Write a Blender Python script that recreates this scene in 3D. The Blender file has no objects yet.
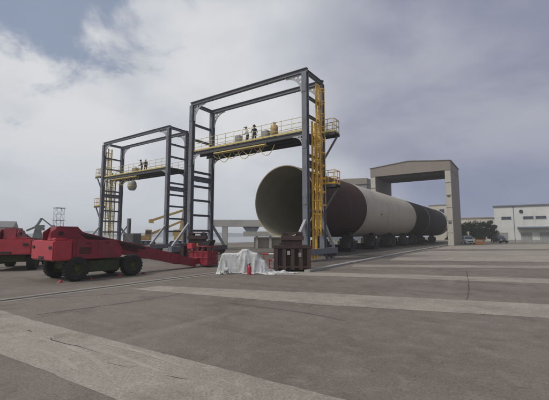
import bpy, bmesh, math, random
from mathutils import Vector, Matrix, noise as mnoise
random.seed(7)
R = math.radians
S = bpy.context.scene
COL = S.collection

# ------------------------------------------------------------------ camera
AZ = R(34.35)
PITCH = math.atan(34.5 / 350.0)
cam_d = bpy.data.cameras.new("camera")
cam = bpy.data.objects.new("camera", cam_d)
COL.objects.link(cam)
cam.location = (0, 0, 2.0)
cam.rotation_euler = (math.pi / 2 + PITCH, 0, AZ)
cam_d.sensor_fit = 'HORIZONTAL'
cam_d.sensor_width = 36.0
cam_d.lens = 36.0 * 350.0 / 549.0
cam_d.clip_start = 0.1
cam_d.clip_end = 8000
S.camera = cam

# ------------------------------------------------------------------ node helper
class NT:
    def __init__(self, tree):
        self.t = tree
        self.n = tree.nodes
        self.l = tree.links
    def new(self, typ, **kw):
        nd = self.n.new(typ)
        for k, v in kw.items():
            setattr(nd, k, v)
        return nd
    def put(self, sock, val):
        if hasattr(val, 'is_output'):
            self.l.new(val, sock)
        else:
            sock.default_value = val
    def math(self, op, a, b=0.0, c=None, clamp=False):
        nd = self.new('ShaderNodeMath', operation=op, use_clamp=clamp)
        self.put(nd.inputs[0], a)
        self.put(nd.inputs[1], b)
        if c is not None:
            self.put(nd.inputs[2], c)
        return nd.outputs[0]
    def vmath(self, op, a, b=None):
        nd = self.new('ShaderNodeVectorMath', operation=op)
        self.put(nd.inputs[0], a)
        if b is not None:
            self.put(nd.inputs[1], b)
        return nd.outputs['Value'] if op in ('DOT_PRODUCT', 'LENGTH') else nd.outputs[0]
    def noise(self, vec, scale, detail=5.0, rough=0.55, dist=0.0):
        nd = self.new('ShaderNodeTexNoise')
        self.put(nd.inputs['Vector'], vec)
        nd.inputs['Scale'].default_value = scale
        nd.inputs['Detail'].default_value = detail
        nd.inputs['Roughness'].default_value = rough
        nd.inputs['Distortion'].default_value = dist
        return nd.outputs[0]
    def smooth(self, v, a, b, lo=0.0, hi=1.0):
        nd = self.new('ShaderNodeMapRange', interpolation_type='SMOOTHSTEP')
        self.put(nd.inputs[0], v)
        nd.inputs[1].default_value = a
        nd.inputs[2].default_value = b
        nd.inputs[3].default_value = lo
        nd.inputs[4].default_value = hi
        return nd.outputs[0]
    def lin(self, v, a, b, lo, hi):
        nd = self.new('ShaderNodeMapRange')
        self.put(nd.inputs[0], v)
        nd.inputs[1].default_value = a
        nd.inputs[2].default_value = b
        nd.inputs[3].default_value = lo
        nd.inputs[4].default_value = hi
        return nd.outputs[0]
    def mix(self, f, a, b, blend='MIX'):
        nd = self.new('ShaderNodeMix', data_type='RGBA', blend_type=blend)
        self.put(nd.inputs[0], f)
        self.put(nd.inputs[6], a)
        self.put(nd.inputs[7], b)
        return nd.outputs[2]
    def scale(self, vec, s):
        return self.vmath('MULTIPLY', vec, s)

def c4(c):
    return (c[0], c[1], c[2], 1.0)

# ------------------------------------------------------------------ world
SUN_EL, SUN_AZ = R(48), R(205)      # compass azimuth measured clockwise from +Y
W = bpy.data.worlds.new("World")
S.world = W
W.use_nodes = True
W.node_tree.nodes.clear()
g = NT(W.node_tree)
tc = g.new('ShaderNodeTexCoord')
D = tc.outputs['Generated']
sky = g.new('ShaderNodeTexSky', sky_type='NISHITA')
sky.sun_disc = False
sky.sun_elevation = SUN_EL
sky.sun_rotation = SUN_AZ
sky.air_density = 1.0
sky.dust_density = 2.5
sky.ozone_density = 1.5
blue = g.mix(1.0, sky.outputs[0], (0.10, 0.10, 0.10, 1), 'MULTIPLY')
right = (math.cos(AZ), math.sin(AZ), 0)
fwd = (-math.sin(AZ), math.cos(AZ), 0)
gap_dir = (Vector(fwd) * 0.74 - Vector(right) * 0.60 + Vector((0, 0, 0.72))).normalized()
sep = g.new('ShaderNodeSeparateXYZ')
g.put(sep.inputs[0], D)
el = sep.outputs[2]
# cloud layer seen in perspective: project the direction on a flat layer overhead
lay = g.vmath('SCALE', D)
lay.node.inputs['Scale'].default_value = 1.0
inv = g.math('DIVIDE', 1.0, g.math('ADD', g.math('ABSOLUTE', el), 0.55))
g.put(lay.node.inputs['Scale'], inv)
n_big = g.noise(lay, 1.3, 3.0, 0.5, 0.2)
n_mid = g.noise(lay, 3.0, 6.0, 0.5, 0.15)
n_wisp = g.noise(g.scale(D, (2, 2, 4)), 1.6, 5.0, 0.5, 0.2)
side = g.vmath('DOT_PRODUCT', D, right)
side_w = g.math('ADD', side, g.math('MULTIPLY', g.math('SUBTRACT', n_big, 0.5), 0.9))
dark = g.smooth(side_w, -0.10, 0.50)
cl_bright = g.mix(g.smooth(n_mid, 0.30, 0.62), c4((0.53, 0.555, 0.605)), c4((0.69, 0.70, 0.72)))
cl_dark = g.mix(g.smooth(n_wisp, 0.3, 0.7), c4((0.25, 0.27, 0.365)), c4((0.40, 0.41, 0.485)))
cloud = g.mix(dark, cl_bright, cl_dark)
# paler and flatter towards the horizon
low = g.smooth(el, 0.02, 0.30, 1.0, 0.0)
hz_col = g.mix(dark, c4((0.50, 0.535, 0.60)), c4((0.21, 0.255, 0.38)))
cloud = g.mix(g.math('MULTIPLY', low, 0.75), cloud, hz_col)
gapv = g.vmath('DOT_PRODUCT', D, tuple(gap_dir))
n_bil = g.noise(lay, 4.2, 9.0, 0.58, 0.35)
gapn = g.math('ADD', gapv, g.math('MULTIPLY', g.math('SUBTRACT', n_bil, 0.5), 0.26))
gap = g.smooth(gapn, 0.935, 0.985)
thin = g.mix(0.72, blue, c4((0.26, 0.315, 0.43)))
skyc = g.mix(g.math('MULTIPLY', gap, 0.9), cloud, thin)
bg = g.new('ShaderNodeBackground')
g.put(bg.inputs[0], skyc)
bg.inputs[1].default_value = 1.0
wo = g.new('ShaderNodeOutputWorld')
g.l.new(bg.outputs[0], wo.inputs[0])

# ------------------------------------------------------------------ sun through thin cloud
sd = bpy.data.lights.new("sun", 'SUN')
sd.energy = 2.0
sd.angle = R(10)
sd.color = (1.0, 0.95, 0.88)
sun = bpy.data.objects.new("sun", sd)
COL.objects.link(sun)
sun_dir = Vector((math.sin(SUN_AZ) * math.cos(SUN_EL), math.cos(SUN_AZ) * math.cos(SUN_EL), math.sin(SUN_EL)))
sun.rotation_euler = sun_dir.to_track_quat('Z', 'Y').to_euler()
S.view_settings.view_transform = 'Standard'
S.view_settings.look = 'None'
S.view_settings.gamma = 1.0
S.view_settings.exposure = 0.0
S.view_settings.use_curve_mapping = False
S.cycles.max_bounces = 6
S.cycles.volume_bounces = 2

# ------------------------------------------------------------------ materials
def mat(name, col, rough=0.6, metal=0.0, var=0.18, scale=2.0, dirt=None, dirt_amt=0.4, streak=False, bump=0.0, bscale=12.0, spec=0.4):
    m = bpy.data.materials.new(name)
    m.use_nodes = True
    m.node_tree.nodes.clear()
    t = NT(m.node_tree)
    co = t.new('ShaderNodeTexCoord').outputs['Object']
    n = t.noise(co, scale, 6.0, 0.6, 0.2)
    v = t.lin(n, 0.3, 0.7, 1.0 - var, 1.0 + var)
    base = t.vmath('SCALE', c4(col)[:3])
    t.put(base.node.inputs['Scale'], v)
    out = base
    if dirt is not None:
        vec = t.scale(co, (1, 1, 0.18)) if streak else co
        d = t.smooth(t.noise(vec, scale * 1.7, 8.0, 0.65, 0.4), 0.48, 0.72)
        out = t.mix(t.math('MULTIPLY', d, dirt_amt), out, c4(dirt))
    p = t.new('ShaderNodeBsdfPrincipled')
    t.put(p.inputs['Base Color'], out)
    rr = t.lin(n, 0.3, 0.7, max(0.05, rough - 0.08), min(1.0, rough + 0.08))
    t.put(p.inputs['Roughness'], rr)
    p.inputs['Metallic'].default_value = metal
    p.inputs['Specular IOR Level'].default_value = spec
    if bump > 0:
        b = t.new('ShaderNodeBump')
        b.inputs['Strength'].default_value = bump
        b.inputs['Distance'].default_value = 0.03
        t.put(b.inputs['Height'], t.noise(co, bscale, 5.0, 0.6))
        t.l.new(b.outputs[0], p.inputs['Normal'])
    o = t.new('ShaderNodeOutputMaterial')
    t.l.new(p.outputs[0], o.inputs[0])
    return m

M = {}
M['steel'] = mat('grey_painted_steel', (0.145, 0.155, 0.182), 0.5, 0, 0.2, 1.6, (0.12, 0.085, 0.065), 0.55, True)
M['steel_light'] = mat('pale_grey_steel', (0.34, 0.345, 0.36), 0.55, 0, 0.12, 1.5, (0.2, 0.17, 0.14), 0.3)
M['dark_steel'] = mat('grimy_dark_steel', (0.06, 0.06, 0.058), 0.8, 0, 0.3, 1.5, (0.10, 0.08, 0.065), 0.5)
M['yellow'] = mat('safety_yellow_paint', (0.72, 0.43, 0.045), 0.5, 0, 0.18, 2.5, (0.30, 0.19, 0.07), 0.6)
M['yellow_pale'] = mat('faded_yellow_paint', (0.56, 0.45, 0.16), 0.6, 0, 0.15, 2.0, (0.3, 0.25, 0.15), 0.4)
M['grating'] = mat('dark_deck_steel', (0.075, 0.078, 0.082), 0.7, 0.2, 0.2, 2.0)
M['red_dark'] = mat('weathered_red_paint', (0.225, 0.022, 0.036), 0.40, 0, 0.22, 1.6, (0.135, 0.055, 0.055), 0.65, True, 0.12, 5.0)
M['red'] = mat('bright_red_paint', (0.41, 0.042, 0.055), 0.4, 0, 0.16, 2.0, (0.24, 0.075, 0.075), 0.6, True, 0.10, 5.0)
M['olive'] = mat('dark_olive_chassis_paint', (0.045, 0.056, 0.028), 0.7, 0, 0.25, 2.5, (0.09, 0.08, 0.05), 0.5)
M['lime'] = mat('dusty_lime_hub_paint', (0.065, 0.075, 0.03), 0.85, 0, 0.2, 4.0, (0.1, 0.1, 0.05), 0.5)
M['rubber'] = mat('black_tyre_rubber', (0.022, 0.022, 0.023), 0.85, 0, 0.25, 5.0, (0.09, 0.08, 0.07), 0.4)
M['black'] = mat('black_plastic', (0.02, 0.021, 0.023), 0.6, 0, 0.2, 3.0)
M['rust'] = mat('dark_rusty_steel', (0.040, 0.027, 0.026), 0.85, 0.0, 0.3, 3.0, (0.11, 0.055, 0.04), 0.6, False, 0.3)
M['rust_red'] = mat('faded_oxide_red_steel', (0.062, 0.037, 0.036), 0.75, 0, 0.25, 3.0, (0.06, 0.035, 0.03), 0.5)
M['tube_brown'] = mat('red_brown_primer', (0.052, 0.030, 0.027), 0.85, 0, 0.2, 0.7, (0.095, 0.062, 0.050), 0.5, True, spec=0.15)
M['tube_cream'] = mat('cream_tube_paint', (0.42, 0.385, 0.32), 0.55, 0, 0.10, 0.6, (0.25, 0.205, 0.15), 0.5, True)
M['tube_dark'] = mat('dark_bare_steel', (0.036, 0.030, 0.031), 0.85, 0.0, 0.25, 0.6, (0.075, 0.055, 0.048), 0.55, True, spec=0.15)
M['tube_in'] = mat('olive_grey_mill_scale', (0.34, 0.325, 0.25), 0.85, 0, 0.12, 0.5, (0.26, 0.24, 0.18), 0.3)
M['tube_rim'] = mat('bare_bevelled_steel_edge', (0.50, 0.42, 0.28), 0.5, 0.2, 0.15, 1.0)
M['cladding'] = mat('taupe_metal_cladding', (0.215, 0.19, 0.165), 0.65, 0, 0.07, 0.4, (0.15, 0.13, 0.11), 0.3, True)
M['cladding_pale'] = mat('pale_beige_cladding', (0.42, 0.40, 0.35), 0.65, 0, 0.1, 0.6, (0.28, 0.25, 0.2), 0.4, True)  # on the portal leg fronts this paler tone stands in for sunlight
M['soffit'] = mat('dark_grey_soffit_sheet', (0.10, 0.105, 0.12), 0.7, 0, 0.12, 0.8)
M['hall'] = mat('grey_roof_sheet', (0.17, 0.165, 0.165), 0.6, 0, 0.08, 0.3)
M['white_wall'] = mat('off_white_render', (0.56, 0.57, 0.55), 0.8, 0, 0.08, 0.3, (0.38, 0.37, 0.34), 0.35, True)
M['cream_wall'] = mat('cream_render', (0.47, 0.45, 0.39), 0.8, 0, 0.08, 0.3, (0.33, 0.3, 0.26), 0.35, True)
M['glass'] = mat('dark_window_glass', (0.03, 0.04, 0.05), 0.12, 0, 0.1, 1.0, spec=0.6)
M['bluegrey'] = mat('blue_grey_trim', (0.12, 0.15, 0.20), 0.6)
M['concrete'] = mat('weathered_concrete', (0.30, 0.295, 0.275), 0.85, 0, 0.14, 0.8, (0.16, 0.155, 0.14), 0.5, True, 0.2)
M['concrete_pale'] = mat('pale_concrete', (0.46, 0.455, 0.43), 0.85, 0, 0.10, 0.5, (0.28, 0.27, 0.25), 0.5, True, 0.2)  # paler base tone, used for the concrete frame
M['tarp'] = mat('silver_white_tarpaulin', (0.56, 0.57, 0.565), 0.38, 0, 0.14, 2.2, (0.24, 0.225, 0.20), 0.65, False, 0.5, 7.0)
M['white_paint'] = mat('white_paint', (0.66, 0.66, 0.63), 0.6, 0, 0.12, 3.0, (0.35, 0.33, 0.3), 0.4)
M['crane_yellow'] = mat('dusty_crane_yellow', (0.46, 0.33, 0.10), 0.6, 0, 0.15, 0.8, (0.22, 0.18, 0.1), 0.4)
M['crane_orange'] = mat('dusty_crane_orange', (0.46, 0.30, 0.11), 0.6, 0, 0.15, 0.8, (0.22, 0.14, 0.07), 0.4)
M['grey_crane'] = mat('faded_grey_green_paint', (0.17, 0.19, 0.18), 0.7)
M['tan'] = mat('tan_tank_paint', (0.42, 0.30, 0.13), 0.5, 0, 0.15, 3.0)
M['equip'] = mat('grey_equipment_paint', (0.26, 0.27, 0.27), 0.6)
M['nylon'] = mat('pale_translucent_plastic', (0.30, 0.31, 0.27), 0.4)
M['skin'] = mat('skin', (0.42, 0.25, 0.17), 0.6, 0, 0.06)
M['navy'] = mat('navy_workwear', (0.022, 0.026, 0.04), 0.85)
M['offwhite'] = mat('off_white_shirt', (0.55, 0.55, 0.52), 0.85)
M['hat_white'] = mat('white_helmet_plastic', (0.65, 0.65, 0.62), 0.4)
M['hat_yellow'] = mat('yellow_helmet_plastic', (0.6, 0.4, 0.04), 0.4)
M['foliage'] = mat('dark_hedge_leaves', (0.018, 0.027, 0.016), 0.85, 0, 0.5, 1.2, spec=0.1)
M['bark'] = mat('grey_brown_bark', (0.09, 0.07, 0.055), 0.9)
M['car_dark'] = mat('dark_car_paint', (0.02, 0.022, 0.027), 0.3, 0.2)
M['car_white'] = mat('white_car_paint', (0.62, 0.64, 0.66), 0.35)
M['orange'] = mat('orange_paint', (0.55, 0.20, 0.03), 0.5)
M['rail_steel'] = mat('worn_rail_steel', (0.30, 0.29, 0.28), 0.5, 0.4, 0.2, 1.0, (0.13, 0.09, 0.07), 0.5)
M['crack'] = mat('dark_pavement_crack', (0.055, 0.048, 0.042), 0.95)
M['shore'] = mat('hazy_far_shore', (0.16, 0.19, 0.21), 0.9)

wt = bpy.data.materials.new('grey_harbour_water'); wt.use_nodes = True
_t = NT(wt.node_tree); _p = wt.node_tree.nodes['Principled BSDF']
_p.inputs['Base Color'].default_value = (0.05, 0.07, 0.08, 1); _p.inputs['Roughness'].default_value = 0.12
_b = _t.new('ShaderNodeBump'); _b.inputs['Strength'].default_value = 0.5; _b.inputs['Distance'].default_value = 0.2
_t.put(_b.inputs['Height'], _t.noise(_t.new('ShaderNodeNewGeometry').outputs['Position'], 0.6, 4.0, 0.6)); _t.l.new(_b.outputs[0], _p.inputs['Normal'])
M['water'] = wt
def ground_mat(name, col, alt, stain, spec_scale=1.0):
    m = bpy.data.materials.new(name)
    m.use_nodes = True
    m.node_tree.nodes.clear()
    t = NT(m.node_tree)
    geo = t.new('ShaderNodeNewGeometry').outputs['Position']
    big = t.noise(geo, 0.16 * spec_scale, 6.0, 0.6, 0.6)
    mid = t.noise(geo, 0.9 * spec_scale, 7.0, 0.65, 0.3)
    fine = t.noise(geo, 26.0, 4.0, 0.7)
    stk = t.noise(t.scale(geo, (0.10, 1.3, 1)), 0.9, 6.0, 0.6, 0.25)
    trk = t.noise(t.scale(geo, (0.9, 0.09, 1)), 1.1, 6.0, 0.62, 0.3)
    c = t.mix(t.smooth(big, 0.38, 0.62), c4(col), c4(alt))
    blot = t.noise(geo, 2.6 * spec_scale, 8.0, 0.72, 0.5)
    c = t.mix(t.math('MULTIPLY', t.smooth(blot, 0.46, 0.66), 0.45), c, c4([x * 1.32 for x in alt]))
    spot = t.noise(geo, 5.5, 6.0, 0.7, 0.8)
    c = t.mix(t.math('MULTIPLY', t.smooth(spot, 0.60, 0.70), 0.55), c, c4([x * .62 for x in stain]))
    scr = t.noise(t.scale(geo, (0.35, 5.0, 1)), 1.6, 5.0, 0.6, 1.2)
    c = t.mix(t.math('MULTIPLY', t.smooth(scr, 0.63, 0.70), 0.35), c, c4([x * 1.5 for x in alt]))
    c = t.mix(t.math('MULTIPLY', t.smooth(mid, 0.5, 0.75), 0.55), c, c4(stain))
    c = t.mix(t.math('MULTIPLY', t.smooth(stk, 0.52, 0.72), 0.40), c, c4(stain))
    c = t.mix(t.math('MULTIPLY', t.smooth(trk, 0.56, 0.74), 0.38), c, c4([x * 1.5 for x in alt]))
    k = t.vmath('SCALE', c)
    t.put(k.node.inputs['Scale'], t.lin(fine, 0.3, 0.7, 0.70, 1.30))
    p = t.new('ShaderNodeBsdfPrincipled')
    t.put(p.inputs['Base Color'], k)
    t.put(p.inputs['Roughness'], t.lin(mid, 0.3, 0.7, 0.78, 0.95))
    p.inputs['Specular IOR Level'].default_value = 0.25
    b = t.new('ShaderNodeBump')
    b.inputs['Strength'].default_value = 0.35
    b.inputs['Distance'].default_value = 0.02
    t.put(b.inputs['Height'], t.math('ADD', t.math('MULTIPLY', fine, 0.4), mid))
    t.l.new(b.outputs[0], p.inputs['Normal'])
    o = t.new('ShaderNodeOutputMaterial')
    t.l.new(p.outputs[0], o.inputs[0])
    return m
M['ground'] = ground_mat('worn_dark_yard_paving', (0.140, 0.121, 0.102), (0.178, 0.156, 0.133), (0.090, 0.077, 0.064))
M['strip'] = ground_mat('pale_concrete_paving', (0.240, 0.217, 0.184), (0.293, 0.266, 0.227), (0.153, 0.137, 0.115), 1.3)
M['gravel'] = ground_mat('dusty_track_bed', (0.095, 0.083, 0.073), (0.13, 0.116, 0.10), (0.066, 0.057, 0.05), 2.0)

# ------------------------------------------------------------------ mesh builder
class MB:
    def __init__(self):
        self.v, self.f, self.mi = [], [], []
    def add(self, vs, fs, mi=0):
        o = len(self.v)
        self.v += [tuple(x) for x in vs]
        for f in fs:
            self.f.append(tuple(i + o for i in f))
            self.mi.append(mi)
        return self
    def box(self, c, s, rz=0.0, mi=0, taper=1.0):
        hx, hy, hz = s[0] / 2, s[1] / 2, s[2] / 2
        ca, sa = math.cos(rz), math.sin(rz)
        vs = []
        for z in (-1, 1):
            k = taper if z > 0 else 1.0
            for x, y in ((-1, -1), (1, -1), (1, 1), (-1, 1)):
                X, Y = x * hx * k, y * hy * k
                vs.append((c[0] + X * ca - Y * sa, c[1] + X * sa + Y * ca, c[2] + z * hz))
        return self.add(vs, [(3, 2, 1, 0), (4, 5, 6, 7), (0, 1, 5, 4), (1, 2, 6, 5), (2, 3, 7, 6), (3, 0, 4, 7)], mi)
    def frame(self, p0, p1, up):
        p0, p1 = Vector(p0), Vector(p1)
        d = (p1 - p0).normalized()
        u = Vector(up)
        if abs(d.dot(u.normalized())) > 0.99:
            u = Vector((1, 0, 0)) if abs(d.x) < 0.9 else Vector((0, 1, 0))
        a = d.cross(u).normalized()
        b = a.cross(d).normalized()
        return p0, p1, a, b
    def sweep(self, p0, p1, prof, up=(0, 0, 1), mi=0):
        p0, p1, a, b = self.frame(p0, p1, up)
        n = len(prof)
        vs = [p0 + a * x + b * y for x, y in prof] + [p1 + a * x + b * y for x, y in prof]
        fs = [(i, (i + 1) % n, n + (i + 1) % n, n + i) for i in range(n)]
        fs += [tuple(reversed(range(n))), tuple(range(n, 2 * n))]
        return self.add(vs, fs, mi)
    def bar(self, p0, p1, w, h, up=(0, 0, 1), mi=0):
        return self.sweep(p0, p1, [(-w / 2, -h / 2), (w / 2, -h / 2), (w / 2, h / 2), (-w / 2, h / 2)], up, mi)
    def hbeam(self, p0, p1, w, h, t=0.035, up=(0, 0, 1), mi=0):
        W_, H_ = w / 2, h / 2
        pr = [(-W_, -H_), (W_, -H_), (W_, -H_ + t), (t / 2, -H_ + t), (t / 2, H_ - t), (W_, H_ - t), (W_, H_), (-W_, H_), (-W_, H_ - t), (-t / 2, H_ - t), (-t / 2, -H_ + t), (-W_, -H_ + t)]
        return self.sweep(p0, p1, pr, up, mi)
    def tube(self, p0, p1, r, n=8, r1=None, mi=0):
        p0, p1, a, b = self.frame(p0, p1, (0, 0, 1))
        r1 = r if r1 is None else r1
        vs = []
        for p, q in ((p0, r), (p1, r1)):
            for i in range(n):
                t = 2 * math.pi * i / n
                vs.append(p + a * (q * math.cos(t)) + b * (q * math.sin(t)))
        fs = [(i, (i + 1) % n, n + (i + 1) % n, n + i) for i in range(n)]
        fs += [tuple(reversed(range(n))), tuple(range(n, 2 * n))]
        return self.add(vs, fs, mi)
    def path(self, pts, r, n=6, mi=0):
        for a, b in zip(pts[:-1], pts[1:]):
            self.tube(a, b, r, n, mi=mi)
        return self
    def prism(self, poly, axis, a, b, mi=0):
        # poly of 2D points extruded along an axis ('x','y','z') from a to b
        def P(u, v, w):
            return {'x': (w, u, v), 'y': (u, w, v), 'z': (u, v, w)}[axis]
        n = len(poly)
        vs = [P(u, v, a) for u, v in poly] + [P(u, v, b) for u, v in poly]
        fs = [(i, (i + 1) % n, n + (i + 1) % n, n + i) for i in range(n)]
        fs += [tuple(reversed(range(n))), tuple(range(n, 2 * n))]
        return self.add(vs, fs, mi)
    def lathe(self, prof, n=24, axis='z', c=(0, 0, 0), mi=0, closed=False):
        # prof: (radius, along)
        def P(r, t, h):
            x, y = r * math.cos(t), r * math.sin(t)
            q = {'z': (x, y, h), 'x': (h, x, y), 'y': (x, h, y)}[axis]
            return (q[0] + c[0], q[1] + c[1], q[2] + c[2])
        vs, fs = [], []
        for r, h in prof:
            for i in range(n):
                vs.append(P(r, 2 * math.pi * i / n, h))
        m = len(prof)
        for j in range(m if closed else m - 1):
            k = (j + 1) % m
            for i in range(n):
                i2 = (i + 1) % n
                fs.append((j * n + i, j * n + i2, k * n + i2, k * n + i))
        return self.add(vs, fs, mi)
    def mesh(self, name, mats, smooth=False, bevel=0.0):
        me = bpy.data.meshes.new(name)
        me.from_pydata(self.v, [], self.f)
        for m in (mats if isinstance(mats, (list, tuple)) else [mats]):
            me.materials.append(m)
        me.polygons.foreach_set('material_index', self.mi)
        bm = bmesh.new()
        bm.from_mesh(me)
        bmesh.ops.recalc_face_normals(bm, faces=bm.faces)
        if bevel > 0:
            bmesh.ops.remove_doubles(bm, verts=bm.verts, dist=1e-5)
            bmesh.ops.bevel(bm, geom=list(bm.edges), offset=bevel, segments=2, affect='EDGES', clamp_overlap=True)
        bm.to_mesh(me)
        bm.free()
        if smooth:
            me.polygons.foreach_set('use_smooth', [True] * len(me.polygons))
            try:
                me.set_sharp_from_angle(angle=R(40))
            except Exception:
                pass
        me.update()
        return me

def inst(name, me, parent=None, loc=(0, 0, 0), rot=(0, 0, 0)):
    o = bpy.data.objects.new(name, me)
    COL.objects.link(o)
    o.location = loc
    o.rotation_euler = rot
    if parent is not None:
        o.parent = parent
    return o
def obj(name, mb, mats, parent=None, loc=(0, 0, 0), rot=(0, 0, 0), smooth=False, bevel=0.0):
    return inst(name, mb.mesh(name, mats, smooth, bevel), parent, loc, rot)
def tag(o, label, cat, group=None, kind=None):
    if label: o['label'] = label
    if cat: o['category'] = cat
    if group: o['group'] = group
    if kind: o['kind'] = kind
    return o
def thing(name, label, cat, loc=(0, 0, 0), rz=0.0, group=None):
    o = bpy.data.objects.new(name, None)
    COL.objects.link(o)
    o.empty_display_size = 0.2
    o.location = loc
    o.rotation_euler = (0, 0, rz)
    return tag(o, label, cat, group)
def copy_tree(o, parent=None):
    c = o.copy()
    COL.objects.link(c)
    if parent is not None:
        c.parent = parent
    for ch in [x for x in ALL() if x.parent == o]:
        copy_tree(ch, c)
    return c
def ALL():
    return list(COL.objects)
def struct(name, mb, mats, **kw):
    o = obj(name, mb, mats, **kw)
    o['kind'] = 'structure'
    return o

# ================================================================== GROUND
gm = MB()
QUAY = [(-700, -380), (-76, 53), (-58, 66), (-60, 1200)]
gm.prism([(-700, -450), (900, -450), (900, 1200)] + QUAY[::-1], 'z', -3.0, 0.0)
struct('ground', gm, M['ground'])
wm_ = MB()
wm_.add([(-880, -480, -1.6), (890, -480, -1.6), (890, 1300, -1.6), (-880, 1300, -1.6)], [(0, 1, 2, 3)])
struct('water', wm_, M['water'])
def sheet(name, poly, z, m, jit=0.05, step=0.6, seed=0):
    step = step * 0.55
    rnd = random.Random(seed)
    pts = []
    n = len(poly)
    for i in range(n):
        a, b = Vector(poly[i]), Vector(poly[(i + 1) % n])
        k = max(1, int((b - a).length / step))
        for j in range(k):
            p = a.lerp(b, j / k)
            pts.append((p.x + rnd.uniform(-jit, jit), p.y + rnd.uniform(-jit, jit), z))
    mb = MB()
    mb.add(pts, [tuple(range(len(pts)))])
    return struct(name, mb, m)
sheet('concrete_strip', [(-11.54, 8.97), (-5.64, 11.0), (0.7, 12.95), (9, 15.4), (9, 13.6), (0.57, 10.85), (-4.7, 9.2), (-11.72, 7.85)], 0.004, M['strip'], 0.012, 0.5, 1)
sheet('concrete_strip', [(-12.7, 3.75), (-9.32, 3.78), (-3.4, 4.09), (3, 4.4), (3, 2.75), (-4.17, 2.6), (-6.08, 2.52), (-7.2, 2.44), (-12.7, 2.3)], 0.004, M['strip'], 0.010, 0.4, 2)
sheet('concrete_strip', [(-12.2, 15.5), (-4.88, 18.31), (1.16, 20.3), (9, 23), (9, 21), (1.04, 18.4), (-4.44, 16.66), (-11.66, 14.2)], 0.004, M['strip'], 0.05, 0.6, 3)
sheet('concrete_strip', [(-8.9, 22.6), (1.7, 28.75), (14, 35.5), (14, 32.9), (1.54, 26.5), (-8.5, 20.9)], 0.004, M['strip'], 0.07, 0.7, 4)
sheet('pale_apron', [(-9.2, 40), (-8.6, 46), (3.32, 56), (24, 70), (24, 46), (1.95, 32.7), (-8.2, 27.8), (-8.9, 33)], 0.004, M['strip'], 0.08, 0.8, 5)  # paler sheets over the far right ground, same material as the strips
sheet('pale_apron', [(-9.9, 74), (6.18, 95), (40, 130), (40, 82), (3.8, 61.87), (-9.2, 52)], 0.004, M['strip'], 0.1, 1.0, 6)
sheet('track_bed', [(-12.6, 16), (-9.5, 16.5), (-10.45, 56), (-10.9, 110), (-26, 110), (-26, 20), (-14, 20)], 0.003, M['gravel'], 0.08, 1.0, 7)
# raised kerb along the track bed, built of precast pieces
kerb = thing('kerb', None, None)
kerb['kind'] = 'structure'
pts = [(-9.25, 16.6), (-9.45, 22.6), (-9.95, 40), (-10.35, 62), (-10.7, 100)]
def lerp_path(pts, step):
    out = []
    for a, b in zip(pts[:-1], pts[1:]):
        a, b = Vector(a), Vector(b)
        k = max(1, int((b - a).length / step))
        for j in range(k):
            out.append((a.lerp(b, j / k), a.lerp(b, (j + 1) / k)))
    return out
for i, (a, b) in enumerate(lerp_path(pts, 1.5)):
    d = (b - a).normalized() * 0.008
    mb = MB()
    zt = 0.12 + random.uniform(-0.006, 0.006)
    mb.bar((a.x + d.x, a.y + d.y, zt / 2), (b.x - d.x, b.y - d.y, zt / 2), 0.34, zt)
    obj('kerb_stone', mb, M['concrete'], kerb)
# crane rails set in the paving, on pale grout strips
for x, y0, y1 in ((-12.95, -6, 110), (-25.75, -6, 110), (-33.4, -6, 110), (-47.7, -6, 110)):
    mb = MB()
    for s in (-1, 1):
        mb.add([(x + s * 0.26 - 0.10, y0, 0.006), (x + s * 0.26 + 0.10, y0, 0.006), (x + s * 0.26 + 0.10, y1, 0.006), (x + s * 0.26 - 0.10, y1, 0.006)], [(0, 1, 2, 3)])
    struct('rail_grout', mb, M['strip'])
    mb = MB()
    mb.box((x, (y0 + y1) / 2, 0.015), (0.09, y1 - y0, 0.03))
    struct('crane_rail', mb, M['rail_steel'])
def crack(pts, w, seed, z=0.0075):
    rnd = random.Random(seed)
    mb = MB()
    L = [p for p in pts]
    fine = []
    for a, b in zip(L[:-1], L[1:]):
        a, b = Vector(a), Vector(b)
        k = max(2, int((b - a).length / 0.22))
        for j in range(k):
            fine.append(a.lerp(b, j / k) + Vector((rnd.uniform(-.03, .03), rnd.uniform(-.03, .03))))
    fine.append(Vector(L[-1]))
    vs = []
    for i, p in enumerate(fine):
        q = fine[min(i + 1, len(fine) - 1)] - fine[max(i - 1, 0)]
        nrm = Vector((-q.y, q.x)).normalized() * (w * rnd.uniform(0.25, 1.0) * (0.2 if i in (0, len(fine) - 1) else 1))
        vs += [(p.x + nrm.x, p.y + nrm.y, z), (p.x - nrm.x, p.y - nrm.y, z)]
    fs = [(2 * i, 2 * i + 1, 2 * i + 3, 2 * i + 2) for i in range(len(fine) - 1)]
    mb.add(vs, fs)
    return struct('pavement_crack', mb, M['crack'])
crack([(-2.33, 22.2), (-1.9, 18.62), (-1.48, 14.65), (-1.33, 12.3)], 0.018, 1)
crack([(-7.6, 3.33), (-7.1, 3.3), (-6.4, 3.42), (-5.9, 3.4)], 0.013, 2)
crack([(-5.35, 3.22), (-4.9, 3.3)], 0.014, 3)
crack([(-4.2, 3.45), (-3.85, 3.5)], 0.014, 4)
crack([(-8.6, 3.3), (-8.3, 3.32)], 0.014, 5)
crack([(-13.3, 4.2), (-11.9, 5.9), (-10.9, 7.4)], 0.015, 6, 0.005)

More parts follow.
